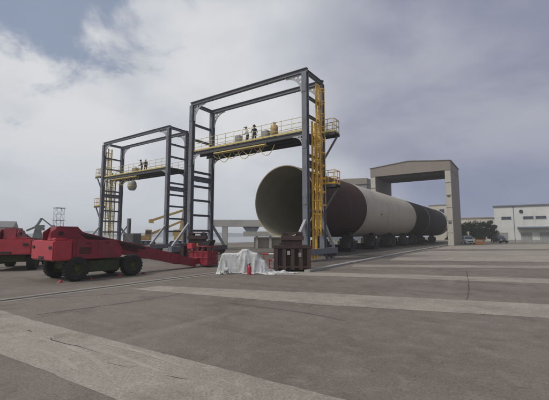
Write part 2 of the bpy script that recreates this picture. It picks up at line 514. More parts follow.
M['mark'] = mat('pale_tyre_scuff', (0.325, 0.296, 0.254), 0.9, 0, 0.1, 3.0, (0.27, 0.24, 0.205), 0.9)
M['mark_dark'] = mat('dark_tyre_scuff', (0.126, 0.110, 0.092), 0.9, 0, 0.15, 3.0, (0.14, 0.121, 0.102), 0.9)
def scuff(pts, w, seed, m, z):
    rnd = random.Random(seed)
    P = [Vector(p) for p in pts]
    fine = []
    n = len(P)
    for i in range(n - 1):
        p0, p1, p2, p3 = P[max(i - 1, 0)], P[i], P[i + 1], P[min(i + 2, n - 1)]
        for j in range(14):
            t = j / 14
            fine.append(0.5 * ((2 * p1) + (p2 - p0) * t + (2 * p0 - 5 * p1 + 4 * p2 - p3) * t * t + (3 * p1 - p0 - 3 * p2 + p3) * t ** 3))
    mb = MB()
    vs = []
    for i, p in enumerate(fine):
        q = fine[min(i + 1, len(fine) - 1)] - fine[max(i - 1, 0)]
        e = math.sin(math.pi * (i + .5) / len(fine)) ** .5
        k = w * e * rnd.uniform(.7, 1.2)
        nr = Vector((-q.y, q.x)).normalized()
        vs += [(p.x + nr.x * k, p.y + nr.y * k, z), (p.x - nr.x * k, p.y - nr.y * k, z)]
    mb.add(vs, [(2 * i, 2 * i + 1, 2 * i + 3, 2 * i + 2) for i in range(len(fine) - 1)])
    return struct('tyre_mark', mb, m)
scuff([(-7.76, 3.21), (-6.67, 3.29), (-5.66, 3.19), (-4.83, 2.95)], .06, 1, M['mark'], .0055)
scuff([(-6.52, 3.39), (-5.9, 3.49), (-5.05, 3.5), (-4.27, 3.46)], .05, 2, M['mark'], .006)
scuff([(-6.53, 3.67), (-5.4, 3.83), (-4.21, 3.77)], .04, 3, M['mark'], .0065)
scuff([(-7.05, 2.9), (-6.22, 2.92), (-5.36, 2.8)], .05, 4, M['mark'], .0058)
scuff([(-7.01, 7.94), (-4.71, 8.07), (-3.24, 7.81)], .05, 5, M['mark_dark'], .005)
scuff([(-10.0, 4.04), (-9.57, 6.38), (-9.4, 8.4)], .03, 8, M['mark_dark'], .005)
# ================================================================== TUBE
TX, TZ, TR = -18.2, 5.2, 3.5
tube = thing('steel_tube', 'giant steel tube lying on roller stands, brown, cream and dark painted sections', 'steel tube', (TX, 28.7, 0))
MOUTH = 28.25
def shell(y0, y1, m, name, r=TR):
    mb = MB()
    mb.lathe([(r, y0), (r, y1), (r - 0.05, y1), (r - 0.05, y0)], 96, 'y', (0, 0, TZ), closed=True)
    return obj(name, mb, m, tube, smooth=True)
Y = lambda y: y - 28.7
shell(Y(MOUTH + .06), Y(41.5), M['tube_brown'], 'tube_section')
shell(Y(41.503), Y(54.4), M['tube_cream'], 'tube_section')
shell(Y(54.406), Y(67.5), M['tube_cream'], 'tube_section')
shell(Y(67.503), Y(79.6), M['tube_dark'], 'tube_section')
shell(Y(79.6), Y(80.0), M['tube_rim'], 'weld_band', TR + 0.006)
shell(Y(80.003), Y(102), M['tube_dark'], 'tube_section')
shell(Y(102.003), Y(106.5), M['tube_cream'], 'tube_section')
mb = MB(); mb.lathe([(TR - 0.055, Y(MOUTH + .08)), (TR - 0.055, Y(106.45))], 96, 'y', (0, 0, TZ)); obj('inner_wall', mb, M['tube_in'], tube, smooth=True)
mb = MB(); mb.lathe([(TR, Y(MOUTH)), (TR, Y(MOUTH + .057)), (TR - 0.09, Y(MOUTH + .057)), (TR - 0.09, Y(MOUTH))], 96, 'y', (0, 0, TZ), closed=True); obj('rim', mb, M['tube_rim'], tube, smooth=True)
mb = MB(); mb.lathe([(TR - 0.3, Y(106.3)), (TR - 0.06, Y(106.3))], 64, 'y', (0, 0, TZ)); obj('end_ring', mb, M['tube_dark'], tube)
wsm = {}
for mk in ('tube_brown', 'tube_cream', 'tube_dark'):
    mb = MB(); mb.lathe([(TR - .004, -.03), (TR + .007, -.012), (TR + .007, .012), (TR - .004, .03)], 96, 'y', (0, 0, TZ)); wsm[mk] = mb.mesh('weld_seam', M[mk], True)
y = 31.0
while y < 101:
    if min(abs(y - q) for q in (41.5, 54.4, 67.5, 79.8)) > .6:
        inst('weld_seam', wsm['tube_brown' if y < 41.5 else 'tube_cream' if y < 67.5 else 'tube_dark'], tube, (0, Y(y), 0))
    y += 3.1
# lifting lugs and small fittings visible on the flank
for (y, a) in ((40.6, -52), (47.0, -8), (39.4, -66)):
    mb = MB()
    ca, sa = math.cos(R(a)), math.sin(R(a))
    mb.tube((ca * (TR - .01), Y(y), TZ + sa * (TR - .01)), (ca * (TR + .12), Y(y), TZ + sa * (TR + .12)), 0.16 if a != -8 else 0.07, 10)
    obj('fitting', mb, M['steel_light'] if a == -66 else M['black'], tube)

# roller cradles that carry the tube
def make_cradle():
    t = thing('roller_cradle', 'x', 'roller stand', (TX, 31, 0), 0, 'roller stands under the tube')
    mb = MB(); mb.box((0, 0, 0.22), (5.0, 1.5, 0.44)); mb.box((0, 0, 0.62), (1.6, 1.0, 0.35)); obj('base', mb, M['black'], t)
    for s in (-1, 1):
        mb = MB()
        mb.box((s * 1.75, 0, 0.95), (1.3, 1.3, 1.0)); mb.box((s * 1.85, .5, 1.65), (0.9, .12, .5)); mb.box((s * 1.85, -.5, 1.65), (0.9, .12, .5))
        obj('bracket', mb, M['dark_steel'], t)
        mb = MB()
        cx, cz = s * (TR + 0.34) * math.sin(R(31)), TZ - (TR + 0.34) * math.cos(R(31))
        mb.lathe([(0.0, -0.38), (0.32, -0.38), (0.33, -0.34), (0.33, 0.34), (0.32, 0.38), (0.0, 0.38)], 20, 'y', (cx, 0, cz))
        obj('roller', mb, M['rubber'], t, smooth=True)
        mb = MB(); mb.box((s * 2.1, -.95, 0.75), (0.6, 0.5, 0.6)); obj('motor', mb, M['dark_steel'], t)
        mb = MB(); mb.tube((s * 2.62, -.3, .5), (s * 2.62, -.3, 1.5), .12, 10); mb.tube((s * 2.62, .3, .5), (s * 2.62, .3, 1.3), .12, 10); obj('jack', mb, M['dark_steel'], t)
    return t
cr = make_cradle()
cr_lab = ['dark roller stand under the open brown mouth of the tube, nearest of the row',
          'dark roller stand under the brown section, just before the cream section starts',
          'dark roller stand under the near half of the cream section',
          'dark roller stand under the middle of the cream tube section',
          'dark roller stand under the far end of the cream section',
          'dark roller stand under the dark section just in front of the portal building',
          'dark roller stand under the tube inside the portal building',
          'dark roller stand farthest along the tube beyond the portal building']
for i, y in enumerate((32.2, 39.3, 47.5, 56, 64, 70.5, 78, 90)):
    c = cr if i == 0 else copy_tree(cr)
    c.location = (TX, y, 0)
    c['label'] = cr_lab[i]

# ================================================================== PORTAL GANTRIES
def gusset_mesh():
    cu = bpy.data.curves.new('gusset', 'CURVE')
    cu.dimensions = '2D'
    cu.fill_mode = 'BOTH'
    cu.extrude = 0.02
    def spl(pts):
        sp = cu.splines.new('POLY')
        sp.points.add(len(pts) - 1)
        for p, q in zip(sp.points, pts):
            p.co = (q[0], q[1], 0, 1)
        sp.use_cyclic_u = True
    L = 1.55
    arc = [(L + (0.22 - L) * math.sin(t * math.pi / 2 / 10), -L + (L - 0.22) * (math.cos(t * math.pi / 2 / 10) * -1 + 1) * 1.0) for t in range(11)]
    out = [(0, 0), (L, 0)]
    # concave quarter circle from (L, -0.15) to (0.15, -L)
    r = L - 0.16
    for k in range(11):
        a = math.pi / 2 + k / 10 * math.pi / 2
        out.append((L + r * math.cos(a) * 1.0, -L + r * math.sin(a)))
    out += [(0, -L)]
    spl(out)
    for cx, cy, rr in ((0.24, -0.24, 0.13), (0.62, -0.22, 0.10), (0.22, -0.62, 0.10)):
        spl([(cx + rr * math.cos(-k * math.pi / 6), cy + rr * math.sin(-k * math.pi / 6)) for k in range(12)])
    o = bpy.data.objects.new('gusset_plate', cu)
    COL.objects.link(o)
    bpy.context.view_layer.update()
    me = bpy.data.meshes.new_from_object(o.evaluated_get(bpy.context.evaluated_depsgraph_get()))
    bpy.data.objects.remove(o)
    bpy.data.curves.remove(cu)
    me.materials.clear()
    me.materials.append(M['steel_light'])
    return me
GUS = gusset_mesh()

def make_gantry(label, cx, cy, rz, L, Wd, H=15.0, dark_ladder=True, tray=(0.2, 0.7), lad=None):
    lad = lad or M['yellow']
    t = thing('portal_gantry', label, 'gantry', (cx, cy, 0), rz, 'portal gantries over the yard')
    hx, hy = L / 2, Wd / 2
    cw = 0.42
    col = MB(); col.hbeam((0, 0, 0.9), (0, 0, H - 0.36), cw, cw, 0.06, (0, 1, 0)); colm = col.mesh('column', M['steel'])
    for sx in (-1, 1):
        for sy in (-1, 1):
            inst('column', colm, t, (sx * hx, sy * hy, 0))
    b = MB(); b.hbeam((-hx - .21, 0, H - .18), (hx + .21, 0, H - .18), 0.3, 0.36, 0.05); bm_ = b.mesh('top_beam', M['steel'])
    for sy in (-1, 1):
        inst('top_beam', bm_, t, (0, sy * hy, 0))
    b = MB(); b.hbeam((0, -hy + .15, H - .18), (0, hy - .15, H - .18), 0.26, 0.30, 0.05); bm_ = b.mesh('top_cross_beam', M['steel'])
    for sx in (-1, 1):
        inst('top_cross_beam', bm_, t, (sx * hx, 0, 0))
    # ladder-like cross bars of the two legs
    r1 = MB(); r1.hbeam((0, -hy + .21, 0), (0, hy - .21, 0), 0.2, 0.2, 0.04); r1m = r1.mesh('cross_bar', M['steel'])
    r2 = MB(); r2.hbeam((0, -hy + .21, 0), (0, hy - .21, 0), 0.3, 0.5, 0.06); r2m = r2.mesh('cross_bar', M['steel'])
    for sx in (-1, 1):
        for z in (2.36, 3.86, 5.33, 6.70, 8.12, 11.28, 12.81):
            inst('cross_bar', r1m, t, (sx * hx, 0, z))
        inst('cross_bar', r2m, t, (sx * hx, 0, 7.45))
    # corner gusset plates with round holes (under the top beams and under the deck)
    for sx in (-1, 1):
        for sy in (-1, 1):
            for z in (H - .37, 9.68):
                o = inst('gusset_plate', GUS, t, (sx * (hx - .215), sy * (hy - .0), z), (math.pi / 2, 0, 0))
                o.scale = (-sx * (1.0 if z > 12 else 0.6), (1.0 if z > 12 else 0.6), 1)
    # deck
    dx = hx - 0.22
    DZ = 10.05
    d = MB(); d.box((0, 0, DZ - .03), (2 * dx, Wd - 0.3, 0.06)); obj('deck_plate', d, M['grating'], t)
    e = MB(); e.hbeam((-dx, 0, DZ - .24), (dx, 0, DZ - .24), 0.16, 0.34, 0.04); em = e.mesh('deck_beam', M['grating'])
    for y in (-hy + .15, -hy / 3, hy / 3, hy - .15):
        inst('deck_beam', em, t, (0, y, 0))
    j = MB(); j.box((0, 0, DZ - .145), (0.1, 2 * hy / 3 - .17, 0.16)); jm = j.mesh('deck_joist', M['grating'])
    for k in range(11):
        x = -dx + 0.6 + k * (2 * dx - 1.2) / 10
        for y in (-2 * hy / 3 + .07, 0, 2 * hy / 3 - .07):
            inst('deck_joist', jm, t, (x, y, 0))
    tb = MB(); tb.box((0, 0, DZ + .05), (2 * dx, 0.03, 0.14)); tbm = tb.mesh('toe_board', M['yellow_pale'])
    for sy in (-1, 1):
        inst('toe_board', tbm, t, (0, sy * (hy - .05), 0))
    p = MB(); p.tube((0, 0, DZ), (0, 0, DZ + 1.12), 0.020, 6); pm = p.mesh('rail_post', M['yellow_pale'])
    hr = MB(); hr.tube((-dx, 0, 0), (dx, 0, 0), 0.021, 6); hm = hr.mesh('handrail', M['yellow_pale'])
    for sy in (-1, 1):
        for k in range(13):
            inst('rail_post', pm, t, (-dx + .05 + k * (2 * dx - .1) / 12, sy * (hy - .09), 0))
        for z in (0.36, 0.72, 1.12):
            inst('handrail', hm, t, (0, sy * (hy - .09), DZ + z))
    # yellow tray of hoses slung under the near edge
    ny = -hy if rz == 0 else hy
    sg = 1 if rz == 0 else -1
    a0, a1 = sorted((sg * (tray[0] * 2 - 1) * dx, sg * (tray[1] * 2 - 1) * dx))
    tr = MB()
    tr.box(((a0 + a1) / 2, ny + sg * .25, DZ - .58), (a1 - a0, 0.5, 0.04))
    tr.box(((a0 + a1) / 2, ny + sg * .02, DZ - .535), (a1 - a0, 0.03, 0.06))
    for k in range(7):
        x = a0 + k * (a1 - a0) / 6
        tr.bar((x, ny + sg * .15, DZ - .42), (x, ny + sg * .15, DZ - .57), 0.05, 0.05)
    obj('hose_tray', tr, M['yellow_pale'], t)
    for k in range(8):
        x0 = a0 + (a1 - a0) * (k + 0.4) / 7.4
        ww, dd = 1.1 + 0.5 * (k % 3), 0.35 + 0.22 * ((k * 2) % 3)
        pts = [(x0 + ww * (i / 12 - .5), ny + sg * .3, DZ - .66 - dd * (1 - (2 * i / 12 - 1) ** 2)) for i in range(13)]
        hb = MB(); hb.path(pts, 0.03, 5); obj('hose', hb, M['yellow_pale'] if k % 3 else M['equip'], t)
    # caged yellow access ladder on the +x leg
    lx = hx + 0.16
    rails = MB(); rails.bar((0, 0, 0.1), (0, 0, 14.2), 0.09, 0.05, (1, 0, 0)); rm = rails.mesh('ladder_rail', lad)
    rg = MB(); rg.tube((0, -0.25, 0), (0, 0.25, 0), 0.018, 6); rgm = rg.mesh('ladder_rung', lad)
    hp = MB()
    arc = [(0.0, -0.3, 0)] + [(0.10 + 0.50 * math.sin(k * math.pi / 8), -0.40 * math.cos(k * math.pi / 8), 0) for k in range(9)] + [(0.0, 0.3, 0)]
    for a, b in zip(arc[:-1], arc[1:]):
        hp.bar(a, b, 0.02, 0.08)
    hpm = hp.mesh('cage_hoop', lad)
    st = MB(); st.bar((0, 0, 0), (0, 0, 1), 0.045, 0.015, (1, 0, 0)); 
    for (yc, z0, z1) in ((-0.34, 0.1, 10.9), (0.42, 1.9, 14.3)):
        ra = MB(); ra.bar((0, 0, z0), (0, 0, z1), 0.14, 0.12, (1, 0, 0)); ram = ra.mesh('ladder_rail', lad)
        for s in (-1, 1):
            inst('ladder_rail', ram, t, (lx, yc + s * 0.25, 0))
        z = z0 + 0.3
        while z < z1 - .1:
            inst('ladder_rung', rgm, t, (lx, yc, z)); z += 0.36
        z = z0 + 2.4
        zs = []
        while z < z1:
            zs.append(z)
            inst('cage_hoop', hpm, t, (lx, yc, z)); z += 1.05
        for k in (2, 4, 6):
            q = arc[k + 1]
            sb = MB(); sb.bar((q[0], q[1], zs[0]), (q[0], q[1], zs[-1]), 0.07, 0.02, (1, 0, 0))
            obj('cage_strap', sb, lad, t, (lx, yc, 0))
        for z in (3.86, 6.7, 9.6, 12.81):
            if z0 < z < z1:
                br = MB(); br.bar((hx + .1, yc, z), (lx, yc, z), 0.06, 0.06); br.bar((lx, yc - .27, z), (lx, yc + .27, z), 0.05, 0.05); obj('ladder_bracket', br, M['steel'], t)
    # two landings beside the +x leg
    for z in (10.15, 5.95):
        y0, y1 = hy - .75, hy + .3
        x0, x1 = hx + .25, hx + 1.5
        f = MB(); f.box(((x0 + x1) / 2, (y0 + y1) / 2, z), (x1 - x0, y1 - y0, 0.08)); f.box(((x0 + x1) / 2, y0 + .05, z - .12), (x1 - x0, 0.08, 0.16)); f.box(((x0 + x1) / 2, y1 - .05, z - .12), (x1 - x0, 0.08, 0.16)); obj('landing_floor', f, M['grating'], t)
        gr = MB()
        cs = [(x0 + .05, y0 + .05), (x1 - .05, y0 + .05), (x1 - .05, y1 - .05), (x0 + .05, y1 - .05)]
        for i in range(4):
            gr.tube((*cs[i], z + .04), (*cs[i], z + 1.14), 0.03, 6)
            if i < 3:
                a, b = cs[i], cs[i + 1]
                for zz in (0.6, 1.14):
                    gr.tube((*a, z + zz), (*b, z + zz), 0.03, 6)
                gr.bar((*a, z + .12), (*b, z + .12), 0.02, 0.16)
                gr.tube(((a[0] + b[0]) / 2, (a[1] + b[1]) / 2, z + .04), ((a[0] + b[0]) / 2, (a[1] + b[1]) / 2, z + 1.14), 0.025, 6)
        obj('landing_guard', gr, M['yellow_pale'] if z > 8 else M['yellow'], t)
        br = MB(); br.bar((x1 - .1, hy, z - .2), (hx + .2, hy, z - 1.95), 0.13, 0.13); obj('landing_brace', br, M['steel'], t)
    if dark_ladder:
        lx2 = -hx - .55
        ra = MB()
        for s in (-1, 1):
            ra.bar((lx2, -hy + s * .22, 1.2), (lx2, -hy + s * .22, 12.2), 0.07, 0.05, (1, 0, 0))
        z = 1.4
        while z < 12.1:
            ra.bar((lx2, -hy - .22, z), (lx2, -hy + .22, z), 0.04, 0.04); z += 0.33
        for z in (2.5, 6, 9.5, 12):
            ra.bar((lx2, -hy, z), (-hx - .2, -hy, z), 0.05, 0.05)
        obj('cable_ladder', ra, M['black'], t)
    # splayed feet, sill beam and travelling wheels
    sb = MB(); sb.box((0, 0, 0.67), (0.5, Wd + 4.6, 0.46)); sbm = sb.mesh('sill_beam', M['steel'])
    kb1 = MB(); kb1.bar((0, hy + .15, 3.05), (0, hy + 2.05, 0.9), 0.2, 0.2); kbm1 = kb1.mesh('foot_brace', M['steel_light'])
    kb2 = MB(); kb2.bar((0, -hy - .15, 3.05), (0, -hy - 2.05, 0.9), 0.2, 0.2); kbm2 = kb2.mesh('foot_brace', M['steel_light'])
    wm = MB(); wm.lathe([(0.0, -.09), (0.33, -.09), (0.33, -.06), (0.27, -.05), (0.27, .05), (0.33, .06), (0.33, .09), (0.0, .09)], 18, 'x'); wmm = wm.mesh('travel_wheel', M['rail_steel'], True)
    bg_ = MB()
    for s in (-1, 1):
        bg_.box((s * .19, 0, 0.36), (0.05, 1.5, 0.3))
    bgm = bg_.mesh('wheel_truck', M['rust'])
    for sx in (-1, 1):
        inst('sill_beam', sbm, t, (sx * hx, 0, 0))
        inst('foot_brace', kbm1, t, (sx * hx, 0, 0)); inst('foot_brace', kbm2, t, (sx * hx, 0, 0))
        for sy in (-1, 1):
            inst('wheel_truck', bgm, t, (sx * hx, sy * (hy + 1.3), 0))
            for k in (-.45, .45):
                inst('travel_wheel', wmm, t, (sx * hx, sy * (hy + 1.3) + k, 0.30))
    spm = MB(); spm.box((0, 0, 0), (.34, .03, .7))
    for bz in (-.25, -.1, .1, .25):
        for bx_ in (-.11, .11):
            spm.tube((bx_, -.03, bz), (bx_, .03, bz), .025, 6)
    splm = spm.mesh('splice_plate', M['steel'])
    for sx in (-1, 1):
        for sy in (-1, 1):
            for z in (4.6, 8.9, 13.4):
                for q in (-.226, .226):
                    inst('splice_plate', splm, t, (sx * hx, sy * hy + q, z))
    return t
make_gantry('near grey portal gantry straddling the tube mouth, yellow ladder on its right leg', (-25.6 - 12.9) / 2, 24.5, 0, 12.7, 2.75, tray=(0.22, 0.70))
make_gantry('farther grey portal gantry on the left, standing behind the red boom lift', (-47.5 - 33.5) / 2, 28.05, math.pi, 14.0, 2.8, dark_ladder=False, tray=(0.12, 0.55), lad=M['yellow_pale'])

# hanging plastic tank under the far deck
t = thing('hanging_tank', 'pale round plastic tank slung beneath the deck of the farther gantry', 'tank', (-40.9, 26.9, 7.7))
mb = MB(); mb.lathe([(0.0, 0), (0.30, 0.03), (0.50, 0.2), (0.58, 0.55), (0.54, 0.95), (0.42, 1.2), (0.0, 1.25)], 20); obj('tank_shell', mb, M['nylon'], t, smooth=True)
mb = MB()
for a in range(3):
    q = a * 2.09
    mb.tube((0.45 * math.cos(q), 0.45 * math.sin(q), 1.15), (0.1 * math.cos(q), 0.1 * math.sin(q), 1.97), 0.02, 5)
obj('sling', mb, M['black'], t)
mb = MB(); mb.lathe([(0.595, 0.50), (0.595, 0.62)], 20); obj('band', mb, M['yellow_pale'], t)

# machines on the decks
def blast_pot(label, x, y, z, sc=1.0):
    t = thing('blast_pot', label, 'tank', (x, y, z))
    mb = MB(); mb.lathe([(0.0, 0.35), (0.12, 0.36), (0.30, 0.55), (0.32, 0.6), (0.32, 1.2), (0.28, 1.32), (0.15, 1.4), (0.0, 1.42)], 20); obj('vessel', mb, M['tan'], t, smooth=True)
    mb = MB(); mb.lathe([(0.0, 1.4), (0.1, 1.41), (0.1, 1.55), (0.14, 1.55), (0.14, 1.6), (0.0, 1.6)], 12); obj('filler_cap', mb, M['tan'], t, smooth=True)
    for k in range(3):
        a = k * 2.09 + .4
        mb = MB(); mb.bar((0.26 * math.cos(a), 0.26 * math.sin(a), 0.75), (0.3 * math.cos(a), 0.3 * math.sin(a), 0.0), 0.05, 0.05); obj('leg', mb, M['equip'], t)
    t.scale = (sc, sc, sc)
    return t
blast_pot('tan upright pressure tank standing on the near gantry deck', -16.8, 24.55, 10.05, 1.05)
def cabinet(name, label, x, y, z, s, m):
    t = thing(name, label, 'cabinet', (x, y, z))
    mb = MB(); mb.box((0, 0, s[2] / 2 + .08), s); obj('housing', mb, m, t, bevel=0.02)
    mb = MB(); mb.box((0, -s[1] / 2 - .012, s[2] / 2 + .08), (s[0] * .82, 0.02, s[2] * .8)); obj('door', mb, M['equip'], t)
    mb = MB(); mb.box((s[0] * .3, -s[1] / 2 - .035, s[2] / 2 + .1), (0.03, 0.02, 0.14)); obj('handle', mb, M['black'], t)
    mb = MB()
    for a in (-1, 1):
        mb.box((a * s[0] * .35, 0, .04), (0.1, s[1] * .9, 0.08))
    obj('skid', mb, M['black'], t)
cabinet('control_cabinet', 'grey control cabinet on the near gantry deck beside the tan tank', -17.75, 24.6, 10.05, (0.7, 0.5, 1.0), M['equip'])
cabinet('control_cabinet', 'dusty white cabinet on the near gantry deck to the left of the workers', -20.9, 24.6, 10.05, (0.55, 0.5, 1.1), M['offwhite'])
cabinet('control_cabinet', 'tan cabinet on the farther gantry deck left of its workers', -42.2, 28.2, 10.05, (0.9, 0.6, 0.9), M['tan'])

# ================================================================== PEOPLE
def make_person(label, x, y, z, rz, top, bottom, hat, pose=0):
    t = thing('person', label, 'person', (x, y, z), rz)
    V, E, RR = [], [], []
    def J(p, r, parent=None):
        V.append(p); RR.append(r)
        if parent is not None:
            E.append((parent, len(V) - 1))
        return len(V) - 1
    pel = J((0, 0, 0.95), 0.15)
    waist = J((0, 0.01, 1.10), 0.145, pel)
    chest = J((0, 0.01 + (.05 if pose else 0), 1.32), 0.165, waist)
    up = J((0, 0.0 + (.08 if pose else 0), 1.45), 0.11, chest)
    nk = J((0, 0.02 + (.1 if pose else 0), 1.53), 0.055, up)
    h0 = J((0, 0.04 + (.12 if pose else 0), 1.60), 0.085, nk)
    J((0, 0.045 + (.13 if pose else 0), 1.70), 0.09, h0)
    J((0, 0.13 + (.13 if pose else 0), 1.605), 0.014, h0)     # nose
    tips = []
    for s in (-1, 1):
        hip = J((s * 0.10, 0, 0.88), 0.105, pel)
        kn = J((s * 0.12, 0.03 + (0.06 if s > 0 else 0), 0.50), 0.07, hip)
        an = J((s * 0.13, 0.0 + (0.10 if s > 0 else -.04), 0.10), 0.045, kn)
        J((s * 0.15, 0.16 + (0.10 if s > 0 else -.04), 0.045), 0.042, an)
        sh = J((s * 0.20, 0.01 + (.06 if pose else 0), 1.42), 0.07, up)
        fwd_ = 0.32 if (pose or s > 0) else 0.08
        el_ = J((s * 0.27, fwd_ * .35, 1.14), 0.05, sh)
        wr = J((s * 0.24, fwd_, 0.98 + (0.12 if fwd_ > .2 else -.08)), 0.033, el_)
        pm = J((s * 0.235, fwd_ + .05, 0.95 + (0.12 if fwd_ > .2 else -.12)), 0.036, wr)
        tips.append((s, Vector(V[pm])))
    me = bpy.data.meshes.new('body')
    me.from_pydata(V, E, [])
    o = bpy.data.objects.new('body_tmp', me)
    COL.objects.link(o)
    sk = o.modifiers.new('skin', 'SKIN')
    for i, sv in enumerate(me.skin_vertices[0].data):
        k = 1.0
        sv.radius = (RR[i] * (1.15 if i in (pel, waist, chest) else 1), RR[i] * (0.8 if i in (pel, waist, chest) else 1))
        sv.use_root = (i == 0)
    ss = o.modifiers.new('sub', 'SUBSURF'); ss.levels = 1; ss.render_levels = 1
    bpy.context.view_layer.update()
    bme = bpy.data.meshes.new_from_object(o.evaluated_get(bpy.context.evaluated_depsgraph_get()))
    bpy.data.objects.remove(o)
    bm = bmesh.new(); bm.from_mesh(bme)
    # five short fingers rooted inside each palm
    for s, p in tips:
        for k in range(5):
            off = Vector(((k - 2) * 0.017 if k < 4 else -s * .03, 0.02 if k < 4 else 0.0, -0.02))
            a = p + off
            mid = a + Vector((0, 0.035, -0.03)) * (1.0 if k in (1, 2) else .85)
            end = mid + Vector((0, 0.0, -0.04)) * (1.0 if k in (1, 2) else .8)
            f = MB(); f.tube(a, mid, 0.009, 6); f.tube(mid, end, 0.009, 6, 0.006)
            vs = [bm.verts.new(v) for v in f.v]
            for q in f.f:
                bm.faces.new([vs[i] for i in q])
    bm.to_mesh(bme); bm.free()
    bme.materials.clear()
    for m in (top, bottom, M['skin'], M['black']):
        bme.materials.append(m)
    mi = []
    for p in bme.polygons:
        c = p.center
        if c.z > 1.50: mi.append(2)
        elif c.z < 0.12: mi.append(3)
        elif any((c - q).length < 0.11 for _, q in tips): mi.append(2)
        elif c.z < 0.97 and abs(c.x) < 0.21: mi.append(1)
        else: mi.append(0)
    bme.polygons.foreach_set('material_index', mi)
    bme.polygons.foreach_set('use_smooth', [True] * len(bme.polygons))
    inst('body', bme, t)
    dy = .13 if pose else 0
    mb = MB(); mb.lathe([(0.0, 1.86), (0.06, 1.85), (0.11, 1.80), (0.125, 1.72), (0.155, 1.705), (0.15, 1.69), (0.115, 1.70)], 16, 'z', (0, 0.045 + dy, 0)); mb.box((0, 0.20 + dy, 1.695), (0.16, 0.1, 0.015))
    obj('helmet', mb, hat, t, smooth=True)
    mb = MB()
    for s in (-1, 1):
        mb.lathe([(0.0, -.008), (0.016, 0), (0.0, .008)], 8, 'y', (s * .033, .128 + dy, 1.645))
    obj('eyes', mb, M['black'], t)
    return t
make_person('worker in off-white top and white helmet on near gantry deck, left of the pair', -19.7, 24.45, 10.05, R(150), M['offwhite'], M['navy'], M['hat_white'], 1)
make_person('worker in dark navy clothes on near gantry deck, right of the pair', -18.95, 24.5, 10.05, R(200), M['navy'], M['navy'], M['black'], 0)
make_person('worker in dark clothes on farther gantry deck, left of the two', -40.4, 27.9, 10.05, R(160), M['navy'], M['navy'], M['black'], 1)
make_person('worker in dark clothes and white helmet on farther gantry deck, right of the two', -39.6, 27.9, 10.05, R(220), M['navy'], M['black'], M['hat_white'], 0)

# ================================================================== RED BOOM LIFT
def wheel_meshes(r=0.505, w=0.40):
    mb = MB()
    pr = [(r * .52, -w / 2), (r * .9, -w / 2), (r * .97, -w * .42), (r, -w * .3), (r, w * .3), (r * .97, w * .42), (r * .9, w / 2), (r * .52, w / 2)]
    mb.lathe(pr, 28, 'x', closed=True)
    for k in range(22):
        a = 2 * math.pi * k / 22
        for s in (-1, 1):
            b = a + s * .07
            c = (s * w * .24, math.cos(b) * (r + .008), math.sin(b) * (r + .008))
            d = Vector((0, math.cos(b), math.sin(b)))
            mb.bar((s * w * .05, c[1], c[2]), (s * w * .45, math.cos(b + s * .08) * (r + .002), math.sin(b + s * .08) * (r + .002)), 0.06, 0.03, d)
    ty = mb.mesh('wheel', M['rubber'], True)
    mb = MB(); mb.lathe([(0.0, w * .30), (r * .2, w * .32), (r * .22, w * .2), (r * .45, w * .16), (r * .53, w * .45), (r * .53, -w * .45), (0.0, -w * .4)], 24, 'x'); 
    for k in range(8):
        a = k * math.pi / 4
        mb.tube((w * .17, r * .33 * math.cos(a), r * .33 * math.sin(a)), (w * .24, r * .33 * math.cos(a), r * .33 * math.sin(a)), 0.025, 6)
    hub = mb.mesh('hub', M['lime'], True)
    return ty, hub
TY, HUB = wheel_meshes()
